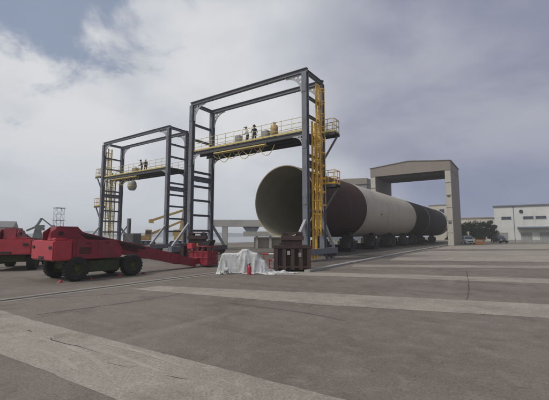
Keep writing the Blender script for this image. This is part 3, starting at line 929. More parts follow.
def make_lift(label, loc, rz):
    # local: +y towards the basket, origin under the middle of the chassis
    t = thing('boom_lift', label, 'boom lift', loc, rz, 'red boom lifts on the left')
    c = MB()
    c.box((0, 0, 0.66), (1.35, 3.0, 0.40))
    c.box((0, 0, 0.90), (1.0, 1.1, 0.14))
    c.box((0, 1.3, 0.60), (1.9, 0.26, 0.26)); c.box((0, -1.3, 0.60), (1.9, 0.26, 0.26))
    obj('chassis', c, M['olive'], t, bevel=0.02)
    for s in (-1, 1):
        w = MB(); w.box((s * .80, 0, 0.58), (0.22, 1.5, 0.52)); obj('side_box', w, M['olive'], t, bevel=0.02)
        w = MB(); w.box((s * .915, .3, .62), (0.012, .5, .3)); obj('hatch', w, M['olive'], t)
        for y in (-1.3, 1.3):
            o = inst('wheel', TY, t, (s * 1.0, y, 0.52))
            h = inst('hub', HUB, o)
            if s < 0:
                h.rotation_euler = (0, 0, math.pi)
    # turntable with engine and tank hoods
    tt = MB(); tt.lathe([(0.0, 0.93), (0.55, 0.93), (0.55, 1.02), (0.0, 1.02)], 24); obj('slew_ring', tt, M['black'], t)
    cw = MB(); cw.prism([(-1.18, -2.3), (1.18, -2.3), (1.18, -1.55), (-1.18, -1.55)], 'z', 0.90, 1.74); obj('counterweight', cw, M['red'], t, bevel=0.05)
    ct = MB(); ct.box((0.55, -1.9, 1.80), (0.75, 0.5, 0.12)); obj('counterweight_cap', ct, M['red'], t, bevel=0.04)
    for s in (-1, 1):
        h = MB()
        h.prism([(-1.545, 0.92), (0.55, 0.92), (0.72, 1.0), (0.72, 1.35), (0.45, 1.74), (-1.545, 1.80)], 'x', s * 0.52, s * 1.16)
        hd = obj('hood', h, M['red_dark'], t, bevel=0.03)
        for (y0, y1) in ((-1.40, -0.55), (-0.45, 0.35)):
            p = MB(); p.box((s * 1.165, (y0 + y1) / 2, 1.36), (0.02, y1 - y0, 0.62)); obj('panel', p, M['red_dark'], hd, bevel=0.006)
        v = MB()
        for k in range(6):
            v.box((s * 1.18, -1.0, 1.18 + k * .05), (0.02, 0.5, 0.022))
        obj('louvre', v, M['black'], hd)
    fr = MB()
    fr.prism([(-2.05, 1.03), (0.4, 1.03), (0.4, 1.5), (-0.6, 1.75), (-1.2, 2.22), (-1.9, 2.30), (-2.15, 2.1), (-2.15, 1.6)], 'x', -0.46, -0.40)
    fr.prism([(-2.05, 1.03), (0.4, 1.03), (0.4, 1.5), (-0.6, 1.75), (-1.2, 2.22), (-1.9, 2.30), (-2.15, 2.1), (-2.15, 1.6)], 'x', 0.40, 0.46)
    fr.box((0, -0.8, 1.10), (0.79, 2.4, 0.12))
    obj('turret', fr, M['red_dark'], t, bevel=0.018)
    pv = MB(); pv.tube((-0.5, -1.75, 2.05), (0.5, -1.75, 2.05), 0.09, 14); obj('pivot_pin', pv, M['black'], t)
    # main boom: three telescoping box sections sloping down to the ground
    a, b = Vector((0, -1.95, 2.05)), Vector((0, 6.05, 0.27))
    d = (b - a)
    def P(k): return a + d * k
    m1 = MB(); m1.bar(P(0), P(0.58), 0.60, 0.62); m1.bar(P(0.565), P(0.585), 0.63, 0.65); obj('boom', m1, M['red_dark'], t, bevel=0.012)
    m2 = MB(); m2.bar(P(0.585), P(0.84), 0.53, 0.55); m2.bar(P(0.83), P(0.845), 0.56, 0.58); obj('boom_extension', m2, M['red_dark'], t, bevel=0.01)
    m3 = MB(); m3.bar(P(0.845), P(1.0), 0.46, 0.46); obj('boom_tip', m3, M['red_dark'], t, bevel=0.01)
    hs = MB()
    for k in range(3):
        q = Vector((0.33, 0, 0.08 - .07 * k))
        hs.path([P(0.05) + q, P(0.3) + q + Vector((0.02, 0, .02)), P(0.50) + q], 0.016, 6)
    obj('hose', hs, M['black'], t)
    for s in (-1, 1):
        hl = MB(); hl.bar((s * 1.19, -.98, 1.62), (s * 1.19, -.78, 1.62), .02, .03); hl.bar((s * 1.19, -.15, 1.62), (s * 1.19, .05, 1.62), .02, .03); obj('hood_handle', hl, M['black'], t)
        tl_ = MB(); tl_.box((s * .9, -2.315, 1.45), (.24, .03, .12)); obj('tail_lamp', tl_, M['black'], t)
    tw = MB(); tw.tube((-.18, -2.33, .98), (.18, -2.33, .98), .035, 8); tw.box((0, -2.31, 1.02), (.5, .03, .1)); obj('tow_bar', tw, M['black'], t)
    ex = MB(); ex.tube((-.75, -1.2, 1.7), (-.75, -1.2, 2.0), .05, 10); obj('exhaust_pipe', ex, M['dark_steel'], t)
    cc = MB(); cc.bar(P(.10) + Vector((.345, 0, .2)), P(.55) + Vector((.345, 0, .2)), .06, .10); obj('cable_carrier', cc, M['black'], t)
    for k in (.2, .34, .48, .64, .76):
        cl = MB(); w_ = .605 if k < .58 else .535; cl.bar(P(k), P(k + .006), w_ + .02, w_ + .035); obj('boom_collar', cl, M['red_dark'], t)
    cy = MB(); cy.tube((0, -0.2, 1.25), (0, 0.75, 1.25), 0.10, 12); cy.tube((0, 0.75, 1.25), (0, 1.7, 1.1), 0.06, 12); obj('lift_cylinder', cy, M['steel_light'], t)
    tp = MB()
    tp.prism([(-1.75, 2.36), (-1.0, 2.36), (-0.75, 2.12), (-0.5, 2.05), (-1.75, 2.28)], 'x', -0.28, 0.28)
    obj('top_cover', tp, M['red_dark'], t)
    # control panels beside the turret
    cb = MB(); cb.box((0.85, 0.66, 1.28), (0.3, 0.14, 0.3)); obj('ground_controls', cb, M['equip'], t)
    # basket at the boom tip
    bk = MB()
    bx, by, bz = 0.9, 0.42, 0.16
    oy = 6.75
    bk.box((0, oy, bz), (2 * bx, 2 * by, 0.06))
    obj('basket_floor', bk, M['red_dark'], t)
    rl = MB()
    cs = [(-bx, oy - by), (bx, oy - by), (bx, oy + by), (-bx, oy + by)]
    for i in range(4):
        p, q = cs[i], cs[(i + 1) % 4]
        n = 4 if i % 2 == 0 else 2
        for k in range(n):
            x, y = p[0] + (q[0] - p[0]) * k / n, p[1] + (q[1] - p[1]) * k / n
            rl.tube((x, y, bz), (x, y, bz + 1.1), 0.024, 6)
        for z in (0.4, 0.75, 1.1):
            rl.tube((*p, bz + z), (*q, bz + z), 0.024, 6)
        rl.bar((*p, bz + .13), (*q, bz + .13), 0.02, 0.22)
    obj('basket_rail', rl, M['red_dark'], t)
    pnl = MB()
    pnl.box((0, oy - by + .03, bz + .45), (1.76, 0.02, 0.75)); pnl.box((bx - .03, oy, bz + .45), (0.02, .76, 0.75))
    obj('mesh_panel', pnl, M['red_dark'], t)
    ctl = MB(); ctl.box((-0.55, oy - by - .06, bz + 1.12), (0.5, 0.3, 0.36)); obj('control_box', ctl, M['red'], t, bevel=0.03)
    cn = MB(); cn.prism([(0.0, bz + 1.14), (0.75, bz + 1.14), (0.95, bz + 1.42), (0.9, bz + 1.52), (0.1, bz + 1.34)], 'y', oy - .2, oy + .2); obj('console_cover', cn, M['black'], t, bevel=0.02)
    bc = MB(); bc.lathe([(0.0, 0), (0.05, 0), (0.055, 0.1), (0.04, 0.16), (0.0, 0.18)], 12, 'z', (-0.1, oy - by + .05, bz + 1.12)); obj('beacon', bc, M['orange'], t, smooth=True)
    sp = MB(); sp.bar((0, 6.0, 0.3), (0, oy - by, 0.36), 0.3, 0.42); sp.tube((-.25, 6.12, 0.34), (.25, 6.12, 0.34), 0.14, 12); obj('basket_mount', sp, M['red_dark'], t)
    return t
make_lift('front red boom lift, its long boom sloping down to a basket on the ground', (-16.75, 9.2, 0), R(-3))
make_lift('second red boom lift parked farther left behind the front one, partly cut off', (-24.6, 9.0, 0), R(52))
# red wheel chocks by the front lift's tyres
ck_lab = ['small red wheel chock behind the rear tyre of the front boom lift', 'small red wheel chock in front of the rear tyre of the front boom lift',
          'small red wheel chock behind the front tyre of the front boom lift', 'small red wheel chock ahead of the front tyre of the front boom lift']
for (y, s), lb in zip(((-1.95, 1), (-0.65, -1), (0.65, 1), (1.95, -1)), ck_lab):
    mb = MB(); mb.prism([(-.07, 0), (.07, 0), (s * .06, .09), (s * .02, .09)], 'x', -.07, .07)
    o = obj('wheel_chock', mb, M['red'], None, (-16.75 + 1.0 + .05 * y, 9.2 + y, 0.0))
    tag(o, lb, 'wheel chock', 'wheel chocks by the boom lift')

# ================================================================== SUPPORT STANDS (dark rusty)
def make_stand(label, loc, rz):
    t = thing('support_stand', label, 'support stand', loc, rz, 'rusty roller support stands')
    b = MB(); b.box((0, 0, 0.24), (2.0, 1.3, 0.12)); b.box((0, 0, 1.32), (2.05, 1.35, 0.16)); b.box((0, 0, 0.75), (1.7, 1.0, 0.98)); obj('frame', b, M['rust'], t)
    rib = MB(); rib.box((0, 0, 0.66), (0.20, 0.14, 1.14)); rm = rib.mesh('rib', M['rust_red'])
    for k in range(5):
        for y in (-.585, .585):
            inst('rib', rm, t, (-.9 + k * .45, y, 0))
    for x in (-.935, .935):
        inst('rib', rm, t, (x, 0, 0))
    wh = MB(); wh.lathe([(0.0, -.12), (0.19, -.12), (0.2, -.1), (0.2, .1), (0.19, .12), (0.0, .12)], 18, 'y'); wm = wh.mesh('wheel', M['black'], True)
    for x in (-.67, -.22, .22, .67):
        for y in (-.36, .36):
            inst('wheel', wm, t, (x, y, 0.20))
    n = MB(); n.box((0, 0, 1.53), (1.1, 0.9, 0.26)); n.box((-.25, 0, 1.45), (0.2, 1.1, 0.1)); obj('neck', n, M['rust'], t)
    s = MB(); s.box((0, 0, 1.80), (1.25, 1.0, 0.26)); obj('saddle', s, M['rust_red'], t, bevel=0.02)
    for x in (-.4, .4):
        r = MB(); r.lathe([(0.0, -.45), (0.16, -.45), (0.16, .45), (0.0, .45)], 16, 'y', (x, 0, 2.0)); obj('roller', r, M['rust'], t, smooth=True)
    tp = MB(); tp.box((0, 0, 2.09), (1.15, 0.94, 0.08)); obj('top_plate', tp, M['rust_red'], t)
    for (x, z) in ((-.22, 1.0), (.4, .9)):
        c = MB(); c.box((x, -.66, z), (0.16, 0.06, 0.22)); obj('junction_box', c, M['equip'], t)
    return t
make_stand('dark rusty wheeled support stand in front of the tube mouth, right of the tarpaulin', (-10.42, 17.0, 0), R(34))
make_stand('dark rusty wheeled support stand on the left behind the boom of the red lift', (-17.9, 16.9, 0), R(38))

# ================================================================== TARPAULIN HEAP
import numpy as np
def drape(nx, ny, Lx, Ly, z0, boxes, seed, steps=420, shrink=1.0, rough=0.05):
    """a cloth grid settled over boxes by position based dynamics; boxes = (x0, x1, y0, y1, h)"""
    rs = np.random.RandomState(seed)
    u, v = np.meshgrid(np.linspace(-.5, .5, nx), np.linspace(-.5, .5, ny))
    P = np.stack([u * Lx * shrink, v * Ly * shrink, np.full_like(u, z0)], -1)
    k = np.stack([sum(rs.normal() * np.sin(2 * np.pi * (rs.uniform(-4, 4) * u + rs.uniform(-4, 4) * v) + rs.uniform(0, 6)) for _ in range(14)) for _ in range(3)], -1)
    P += k * np.array([.01, .01, rough])
    V = np.zeros_like(P)
    hx, hy = Lx / (nx - 1), Ly / (ny - 1)
    hd = math.hypot(hx, hy)
    cons = []
    def sl(dy, dx, rest, st):
        A = (slice(0, ny - dy), slice(0, nx - dx)) if dx >= 0 else (slice(0, ny - dy), slice(-dx, nx))
        B = (slice(dy, ny), slice(dx, nx)) if dx >= 0 else (slice(dy, ny), slice(0, nx + dx))
        cons.append((A, B, rest, st))
    sl(0, 1, hx, .5); sl(1, 0, hy, .5); sl(1, 1, hd, .35); sl(1, -1, hd, .35); sl(0, 2, 2 * hx, .06); sl(2, 0, 2 * hy, .06)
    for it in range(steps):
        V[..., 2] -= 9.8 * .012
        V *= .985
        Q = P + V * .012
        for _ in range(10):
            for A, B, r, st in cons:
                d = Q[B] - Q[A]
                l = np.linalg.norm(d, axis=-1, keepdims=True) + 1e-9
                c = d * (st * .5 * (l - r) / l)
                Q[A] += c
                Q[B] -= c
            hit = Q[..., 2] < .012
            Q[..., 2] = np.maximum(Q[..., 2], .012)
            for (x0, x1, y0, y1, h) in boxes:
                ins = (Q[..., 0] > x0) & (Q[..., 0] < x1) & (Q[..., 1] > y0) & (Q[..., 1] < y1) & (Q[..., 2] < h)
                dz = h - Q[..., 2]
                ds = np.stack([Q[..., 0] - x0, x1 - Q[..., 0], Q[..., 1] - y0, y1 - Q[..., 1], dz], -1)
                w = np.argmin(ds, -1)
                Q[..., 0] = np.where(ins & (w == 0), x0, np.where(ins & (w == 1), x1, Q[..., 0]))
                Q[..., 1] = np.where(ins & (w == 2), y0, np.where(ins & (w == 3), y1, Q[..., 1]))
                Q[..., 2] = np.where(ins & (w == 4), h, Q[..., 2])
                hit = hit | ins
        V = (Q - P) / .012
        V[hit] *= .25
        P = Q
    mb = MB()
    fs = [(j * nx + i, j * nx + i + 1, (j + 1) * nx + i + 1, (j + 1) * nx + i) for j in range(ny - 1) for i in range(nx - 1)]
    mb.add([tuple(map(float, q)) for q in P.reshape(-1, 3)], fs)
    return mb
def make_tarp():
    return drape(96, 76, 3.95, 3.2, 1.5, [(-1.38, -.62, -.48, .5, 1.0), (-.35, .0, -.5, .45, 1.22), (.0, .5, -.45, .4, 1.02), (.5, .9, -.4, .35, .62), (-.62, -.35, -.1, .3, .8)], 3, 420, .90, .09)
tr = obj('tarpaulin', make_tarp(), M['tarp'], None, (-11.75, 14.75, 0), (0, 0, R(34)), smooth=False)
tr.data.polygons.foreach_set('use_smooth', [True] * len(tr.data.polygons))
tr.data.set_sharp_from_angle(angle=R(24))
tag(tr, 'silver-white tarpaulin draped over equipment on the ground by the rusty stand', 'tarpaulin')
# crumpled plastic beside and in front of it
def crumple(label, loc, rz, lx, ly, hh, seed):
    rnd = random.Random(int(seed))
    bx = [(x - .07, x + .07, y - .06, y + .06, hh * rnd.uniform(.5, 1)) for x, y in [(rnd.uniform(-.4, .4) * lx, rnd.uniform(-.35, .35) * ly) for _ in range(7)]]
    o = obj('plastic_sheet', drape(40, 28, lx * 1.25, ly * 1.35, hh + .15, bx, int(seed), 220, .8, .09), M['tarp'], None, loc, (0, 0, rz))
    o.data.polygons.foreach_set('use_smooth', [True] * len(o.data.polygons))
    o.data.set_sharp_from_angle(angle=R(35))
    return tag(o, label, 'plastic sheet')
crumple('flat crumpled white plastic sheet lying between the tarpaulin and the rusty stand', (-10.15, 15.35, 0.0), R(32), 1.5, 0.8, 0.13, 2.0)
crumple('bunched white plastic at the left front foot of the tarpaulin heap', (-12.2, 13.55, 0.0), R(30), 1.1, 0.6, 0.42, 7.0)

# fire extinguisher in front of the tarpaulin
t = thing('fire_extinguisher', 'small red fire extinguisher standing in front of the tarpaulin', 'fire extinguisher', (-11.1, 14.0, 0))
mb = MB(); mb.lathe([(0.0, 0.0), (0.10, 0.0), (0.105, 0.02), (0.105, 0.36), (0.09, 0.42), (0.04, 0.46), (0.0, 0.46)], 18); obj('cylinder_body', mb, M['red'], t, smooth=True)
mb = MB(); mb.tube((0, 0, 0.455), (0, 0, 0.51), 0.03, 10); mb.box((0.04, 0, 0.52), (0.14, 0.03, 0.025)); mb.box((0.04, 0, 0.555), (0.15, 0.03, 0.018)); obj('valve', mb, M['black'], t)
mb = MB(); mb.path([(-.03, 0, 0.49), (-.12, 0, 0.47), (-.13, 0, 0.3), (-.125, 0, 0.12)], 0.014, 6); obj('hose', mb, M['black'], t)

# red and white barrier poles behind the tarpaulin
def barrier(label, loc, rz, L, z):
    t = thing('barrier', label, 'barrier', loc, rz, 'red and white barriers')
    n = 6
    for k in range(n):
        mb = MB(); mb.tube((-L / 2 + L * k / n, 0, z), (-L / 2 + L * (k + 1) / n, 0, z), 0.045, 8)
        obj('bar_segment', mb, M['red'] if k % 2 == 0 else M['white_paint'], t)
    for s in (-1, 1):
        mb = MB(); mb.tube((s * L * .46, 0, 0.03), (s * L * .46, 0, z + .1), 0.03, 8); mb.box((s * L * .46, 0, 0.02), (0.3, 0.3, 0.04)); obj('post', mb, M['red'], t)
barrier('red and white striped barrier pole behind the tarpaulin, the higher one', (-12.4, 19.0, 0), R(25), 2.6, 0.75)
barrier('lower red and white barrier pole just left of the rusty stand', (-11.35, 17.3, 0), R(38), 1.5, 0.5)
# long white pipe on the ground
mb = MB()
mb.lathe([(0.085, 0), (0.11, 0), (0.11, 2.9), (0.085, 2.9)], 14, 'y', closed=True)
o = obj('white_pipe', mb, M['white_paint'], None, (-16.35, 15.2, 0.115), (0, 0, R(-12)), smooth=True)
tag(o, 'long white pipe lying on the ground between the lift basket and the tarpaulin', 'pipe')

# ================================================================== PORTAL BUILDING ROUND THE TUBE
gy, gd = 70.0, 11.2
t = thing('portal_building', 'taupe clad portal building with low gable that the tube passes through', 'portal building', (-16.45, gy, 0))
HX = 7.45
EZ, RZ_, BZ = 15.45, 16.15, 13.75
f = MB(); f.prism([(-HX, BZ), (HX, BZ), (HX, EZ), (0, RZ_), (-HX, EZ)], 'y', 0, 0.3); obj('fascia', f, M['cladding'], t)
f = MB(); f.prism([(-HX, BZ), (HX, BZ), (HX, EZ), (0, RZ_), (-HX, EZ)], 'y', gd - .3, gd); obj('fascia', f, M['cladding'], t)
for s in (-1, 1):
    f = MB(); f.prism([(0, RZ_ + .01), (s * (HX + .12), EZ + .0), (s * (HX + .12), EZ + .14), (0, RZ_ + .15)], 'y', -0.12, gd + .12); obj('roof', f, M['hall'], t)
    f = MB(); f.box((s * (HX - .03), gd / 2, (BZ + EZ) / 2 - .03), (0.06, gd - .61, EZ - BZ - .08)); obj('side_fascia', f, M['cladding'], t)
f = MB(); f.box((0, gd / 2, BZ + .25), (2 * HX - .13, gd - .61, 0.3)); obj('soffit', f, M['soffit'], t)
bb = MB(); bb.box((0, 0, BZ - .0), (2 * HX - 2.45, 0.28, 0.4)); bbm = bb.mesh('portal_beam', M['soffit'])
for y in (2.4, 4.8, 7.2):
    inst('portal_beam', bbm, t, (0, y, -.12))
for s in (-1, 1):
    lx = s * (HX - .52)
    f = MB(); f.box((lx, gd / 2, BZ / 2 - .005), (0.98, gd - .06, BZ - .01)); lg = obj('leg', f, M['cladding'], t)
    z = 0.05
    for k in range(6):
        h = 2.15
        p = MB(); p.box((lx, 0.0, z + h / 2), (0.94, 0.05, h)); obj('lit_front_panel', p, M['cladding_pale'], lg); z += h + 0.13  # front face paler than the sides: its sunlit look is put into the colour
    for k in range(5):
        p = MB(); p.box((s * (HX - .02), 0.1 + gd * (k + .5) / 5 - .1, 7.0), (0.05, gd / 5 - .05, 13.2)); obj('side_panel', p, M['cladding'], lg)
    for z in (4.2, 9.0):
        p = MB(); p.box((lx, -.06, z), (0.5, 0.16, 0.35)); obj('lamp', p, M['soffit'], lg)

# ================================================================== BACKGROUND BUILDINGS (right)
def windows(t, wall, xs, zs, y, w, h):
    fm = MB()
    fm.box((0, 0, h / 2 + .06), (w + .2, 0.1, 0.1)); fm.box((0, 0, -h / 2 - .06), (w + .3, 0.16, 0.1)); fm.box((-w / 2 - .05, 0, 0), (0.1, 0.1, h)); fm.box((w / 2 + .05, 0, 0), (0.1, 0.1, h)); fm.box((0, 0, 0), (0.06, 0.08, h))
    fme = fm.mesh('window', M['bluegrey'])
    g_ = MB(); g_.box((0, 0, 0), (w - .01, 0.04, h - .01)); gme = g_.mesh('pane', M['glass'])
    for x in xs:
        for z in zs:
            o = inst('window', fme, t, (x, y, z)); inst('pane', gme, o, (0, 0, 0))
t = thing('white_building', 'off-white flat roofed works building with dark canopy at the right edge', 'building', (9.6, 108, 0))
f = MB(); f.box((0, 6, 4.6), (27.6, 12, 9.2)); obj('wall', f, M['white_wall'], t)
f = MB(); f.box((0, 6, 9.35), (28.0, 12.4, 0.3)); obj('roof', f, M['hall'], t)
windows(t, None, [-11.2, -6.6, -4.1, 1.0, 3.5, 8.2], [6.2], -0.05, 1.9, 0.5)
f = MB(); f.box((-5.0, -0.9, 3.75), (8.0, 1.8, 0.35)); obj('canopy', f, M['bluegrey'], t)
f = MB(); f.box((6.0, -0.9, 3.75), (8.0, 1.8, 0.35)); obj('canopy', f, M['bluegrey'], t)
f = MB(); f.lathe([(0.0, 0), (0.42, 0), (0.42, -.2), (0.0, -.2)], 16, 'y', (-8.0, -.02, 7.8)); obj('vent', f, M['black'], t)
for x in (-12.2, -7.2, -3.4, 4.4):
    f = MB(); f.box((x, -0.04, 1.25), (2.3, 0.08, 2.5)); d = obj('door', f, M['equip'], t)
    h = MB(); h.box((x + .9, -.1, 1.1), (0.05, 0.05, 0.3)); obj('handle', h, M['black'], d)
for x in (-9.6, -.6, 10.2):
    f = MB(); f.tube((x, -.07, .2), (x, -.07, 9.1), .06, 8); f.box((x, -.08, 9.0), (.3, .16, .22)); obj('drainpipe', f, M['bluegrey'], t)
f = MB(); f.box((0, -.03, .3), (27.66, .06, .6)); obj('plinth', f, M['concrete'], t)
for k in range(9):
    for j in range(3):
        f = MB(); f.box((-13.8 + 27.6 * (k + .5) / 9, -.012, .62 + 8.5 * (j + .5) / 3), (27.6 / 9 - .05, .024, 8.5 / 3 - .05)); obj('wall_panel', f, M['white_wall'], t)
f = MB(); f.bar((-13.9, -.28, 9.25), (13.9, -.28, 9.25), .16, .14); obj('gutter', f, M['bluegrey'], t)

t = thing('long_low_building', 'long cream flat roofed shed behind the dark trees on the right', 'building', (-10.6, 128, 0))
f = MB(); f.box((0, 5, 3.5), (16.5, 10, 7.0)); obj('wall', f, M['cream_wall'], t)
f = MB(); f.box((0, 5, 7.2), (16.9, 10.4, 0.4)); obj('roof', f, M['cladding'], t)
f = MB(); f.box((0, -.06, 4.6), (16.3, 0.1, 0.5)); obj('blue_band', f, M['bluegrey'], t)
windows(t, None, [-7, -5, -3, -1, 1, 3, 5, 7], [3.3], -0.05, 1.3, 1.4)
f = MB()
for k in range(6):
    f.box((-8.1 + k * 3.24, -.12, 3.5), (0.3, 0.2, 6.9))
obj('pilaster', f, M['cladding_pale'], t)

t = thing('cream_block', 'cream block rising behind the dark end of the tube', 'building', (-20.4, 132, 0))
f = MB(); f.box((0, 5, 6), (8.2, 9, 12)); obj('wall', f, M['cream_wall'], t)
f = MB(); f.box((0, 5, 12.15), (8.5, 9.3, 0.3)); obj('roof', f, M['cladding'], t)
windows(t, None, [-2.8, 0, 2.8], [10.0, 7.0], 0.45, 1.3, 1.3)

t = thing('assembly_hall', 'big grey roofed assembly hall showing just above the tube, left of the portal building', 'building', (-49.5, 118, 0))
f = MB(); f.box((0, 14, 9.8), (15.4, 28, 19.6)); obj('wall', f, M['hall'], t)
f = MB(); f.prism([(-8, 19.61), (8, 19.61), (8, 21.6), (0, 22.0), (-8, 21.8)], 'y', -.4, 28.4); obj('roof', f, M['cladding'], t)
f = MB(); f.box((0, -.06, 4.5), (9, 0.1, 9)); d = obj('door', f, M['bluegrey'], t)
h = MB(); h.box((0.6, -.16, 1.2), (0.1, 0.1, 0.8)); obj('handle', h, M['black'], d)

mb = MB(); mb.tube((0, 0, 0), (0, 0, 9.4), 0.13, 10, 0.08); mb.box((0, -.5, 9.4), (0.12, 1.2, 0.08)); mb.box((0, -1.0, 9.34), (0.25, 0.5, 0.1))
o = obj('street_lamp', mb, M['steel'], None, (-14.1, 112, 0)); tag(o, 'grey street lamp pole beside the right leg of the portal building', 'street lamp')

# trees in front of the long shed
def make_tree(label, x, y, h, w, seed):
    rnd = random.Random(seed)
    t = thing('tree', label, 'tree', (x, y, 0), 0, 'trees in front of the long shed')
    mb = MB()
    top = Vector((rnd.uniform(-.3, .3), rnd.uniform(-.3, .3), h * .75))
    mb.tube((0, 0, 0), (0.05, 0, h * .3), 0.16, 8, 0.12); mb.tube((0.05, 0, h * .3), top, 0.12, 8, 0.03)
    cl = []
    for k in range(15):
        a = rnd.uniform(0, 6.28)
        z = h * rnd.uniform(.14, .9)
        r = w * .5 * rnd.uniform(.35, .95) * (1 - .5 * max(0, z / h - .6))
        p = Vector((r * math.cos(a), r * math.sin(a), z))
        mb.tube((0.04, 0, z * .75), p, 0.05, 5, 0.015)
        cl.append((p, rnd.uniform(.28, .5) * w * .55))
    cl.append((top + Vector((0, 0, h * .1)), .22 * w))
    obj('trunk', mb, M['bark'], t)
    lf = MB()
    for p, r in cl:
        for k in range(190):
            d = Vector((rnd.gauss(0, 1), rnd.gauss(0, 1), rnd.gauss(0, .85))).normalized() * r * rnd.random() ** .45
            c = p + d
            if c.z < 0.5: continue
            u = Vector((rnd.gauss(0, 1), rnd.gauss(0, 1), rnd.gauss(0, 1))).normalized()
            v = u.orthogonal().normalized()
            s = rnd.uniform(.10, .2)
            lf.add([c + u * s, c + v * s * .55, c - u * s, c - v * s * .55], [(0, 1, 2, 3)])
    o = obj('crown', lf, M['foliage'], t)
    return t
tl = ['dark leafy tree nearest the portal building, in front of the long shed', 'second dark tree from the portal building, above the white car',
      'dark round tree behind the orange barrier, in front of the long shed', 'dark tree second from the white works building',
      'dark tree touching the corner of the white works building', 'low dark bushy tree under the street lamp next to the portal leg']
for i, (x, h, w) in enumerate(((-12.4, 4.7, 3.4), (-10.4, 5.4, 3.6), (-8.4, 5.8, 3.8), (-6.6, 5.5, 3.4), (-5.0, 5.9, 3.2), (-14.0, 4.2, 3.0))):
    make_tree(tl[i], x, 104.5 + (i % 3) * .9, h, w, 40 + i)

# cars
def make_car(label, x, y, rz, m, van=False):
    t = thing('parked_car', label, 'car', (x, y, 0), rz)
    L, Wd, H = (4.6, 1.8, 1.72 if not van else 1.95)
    sec = [(-L / 2, .45), (-L / 2 + .05, 0.95), (-L / 2 + .25, 1.05), (L / 2 - 1.15, 1.02), (L / 2 - .15, .85), (L / 2, .5), (L / 2 - .05, .3), (-L / 2 + .05, .3)]
    b = MB(); b.prism(sec, 'x', -Wd / 2, Wd / 2); obj('body', b, m, t, bevel=0.06)
    cab = [(-L / 2 + .2, 1.03), (L / 2 - 1.2, 1.0), (L / 2 - 1.95, H - .05), (L / 2 - 2.3, H), (-L / 2 + .6, H), (-L / 2 + .35, H - .1)]
    b = MB()
    n = len(cab)
    vs = []
    for s in (-1, 1):
        for yy, zz in cab:
            k = 1 - .16 * (zz - 1.0) / (H - 1.0)
            vs.append((s * Wd / 2 * .97 * k, yy, zz))
    fs = [(i, (i + 1) % n, n + (i + 1) % n, n + i) for i in range(n)] + [tuple(reversed(range(n))), tuple(range(n, 2 * n))]
    b.add(vs, fs); obj('cabin', b, m, t, bevel=0.05)
    ws = MB()
    y0, y1 = L / 2 - 1.2, L / 2 - 1.95
    ws.add([(-.78, y0 - .02, 1.08), (.78, y0 - .02, 1.08), (.68, y1 + .09, H - .12), (-.68, y1 + .09, H - .12)], [(0, 1, 2, 3)])
    ws.add([(-.78, y0 + .04, 1.06), (.78, y0 + .04, 1.06), (.68, y1 + .11, H - .10), (-.68, y1 + .11, H - .10)], [(0, 1, 2, 3)])
    obj('windscreen', ws, M['glass'], t)
    for s in (-1, 1):
        sw = MB(); sw.prism([(-L / 2 + .6, 1.1), (L / 2 - 1.6, 1.1), (L / 2 - 2.1, H - .15), (-L / 2 + .75, H - .15)], 'x', s * .79, s * .885); obj('side_window', sw, M['glass'], t)
        hl = MB(); hl.box((s * .66, L / 2 - .06, .76), (.38, .12, .16)); obj('headlight', hl, M['white_paint'], t)
        for yy in (-1.35, 1.4):
            w = MB(); w.lathe([(0.0, -.1), (.22, -.1), (.31, -.1), (.33, -.06), (.33, .06), (.31, .1), (.22, .1), (0.0, .1)], 18, 'x'); wo_ = obj('wheel', w, M['rubber'], t, (s * .82, yy, .33), smooth=True)
            r = MB(); r.lathe([(0.0, -.11), (.2, -.11), (.2, .11), (0.0, .11)], 14, 'x'); obj('rim', r, M['steel_light'], wo_)
    gr = MB(); gr.box((0, L / 2 - .02, .6), (.9, .08, .22)); obj('grille', gr, M['black'], t)
    return t
make_car('dark parked car in front of the white works building', -3.0, 97.0, R(205), M['car_dark'])
make_car('white parked car with dark windscreen in front of the trees, near the portal building', -8.3, 84.5, R(198), M['car_white'])
t = thing('barrier', 'orange plastic barrier standing right of the white car', 'barrier', (-6.1, 83.0, 0), R(20))
mb = MB(); mb.prism([(-.32, 0), (.32, 0), (.32, .12), (.14, .4), (.1, 1.0), (-.1, 1.0), (-.14, .4), (-.32, .12)], 'x', -.85, .85); obj('barrier_body', mb, M['orange'], t, bevel=0.02)
mb = MB(); mb.box((0, -.13, .68), (1.2, .03, .2)); obj('reflector', mb, M['white_paint'], t)
# low white fence
t = thing('low_fence', 'low white rail fence along the yard edge below the dark trees', 'fence', (-9.6, 92, 0))
for k in range(8):
    mb = MB(); mb.box((-4.2 + k * 1.2, 0, .45), (.1, .1, .9)); obj('post', mb, M['white_paint'], t)
for z in (.35, .75):
    mb = MB(); mb.box((0, -.07, z), (8.6, .04, .12)); obj('rail', mb, M['white_paint'], t)

# ================================================================== BEHIND THE TUBE (left middle)
al = R(63)                      # frame runs off to the left, away from the camera
t = thing('concrete_frame', 'pale concrete portal frame with thick beam seen left of the tube mouth', 'concrete frame', (-31.8, 41.2, 0), al - math.pi / 2 + math.pi)
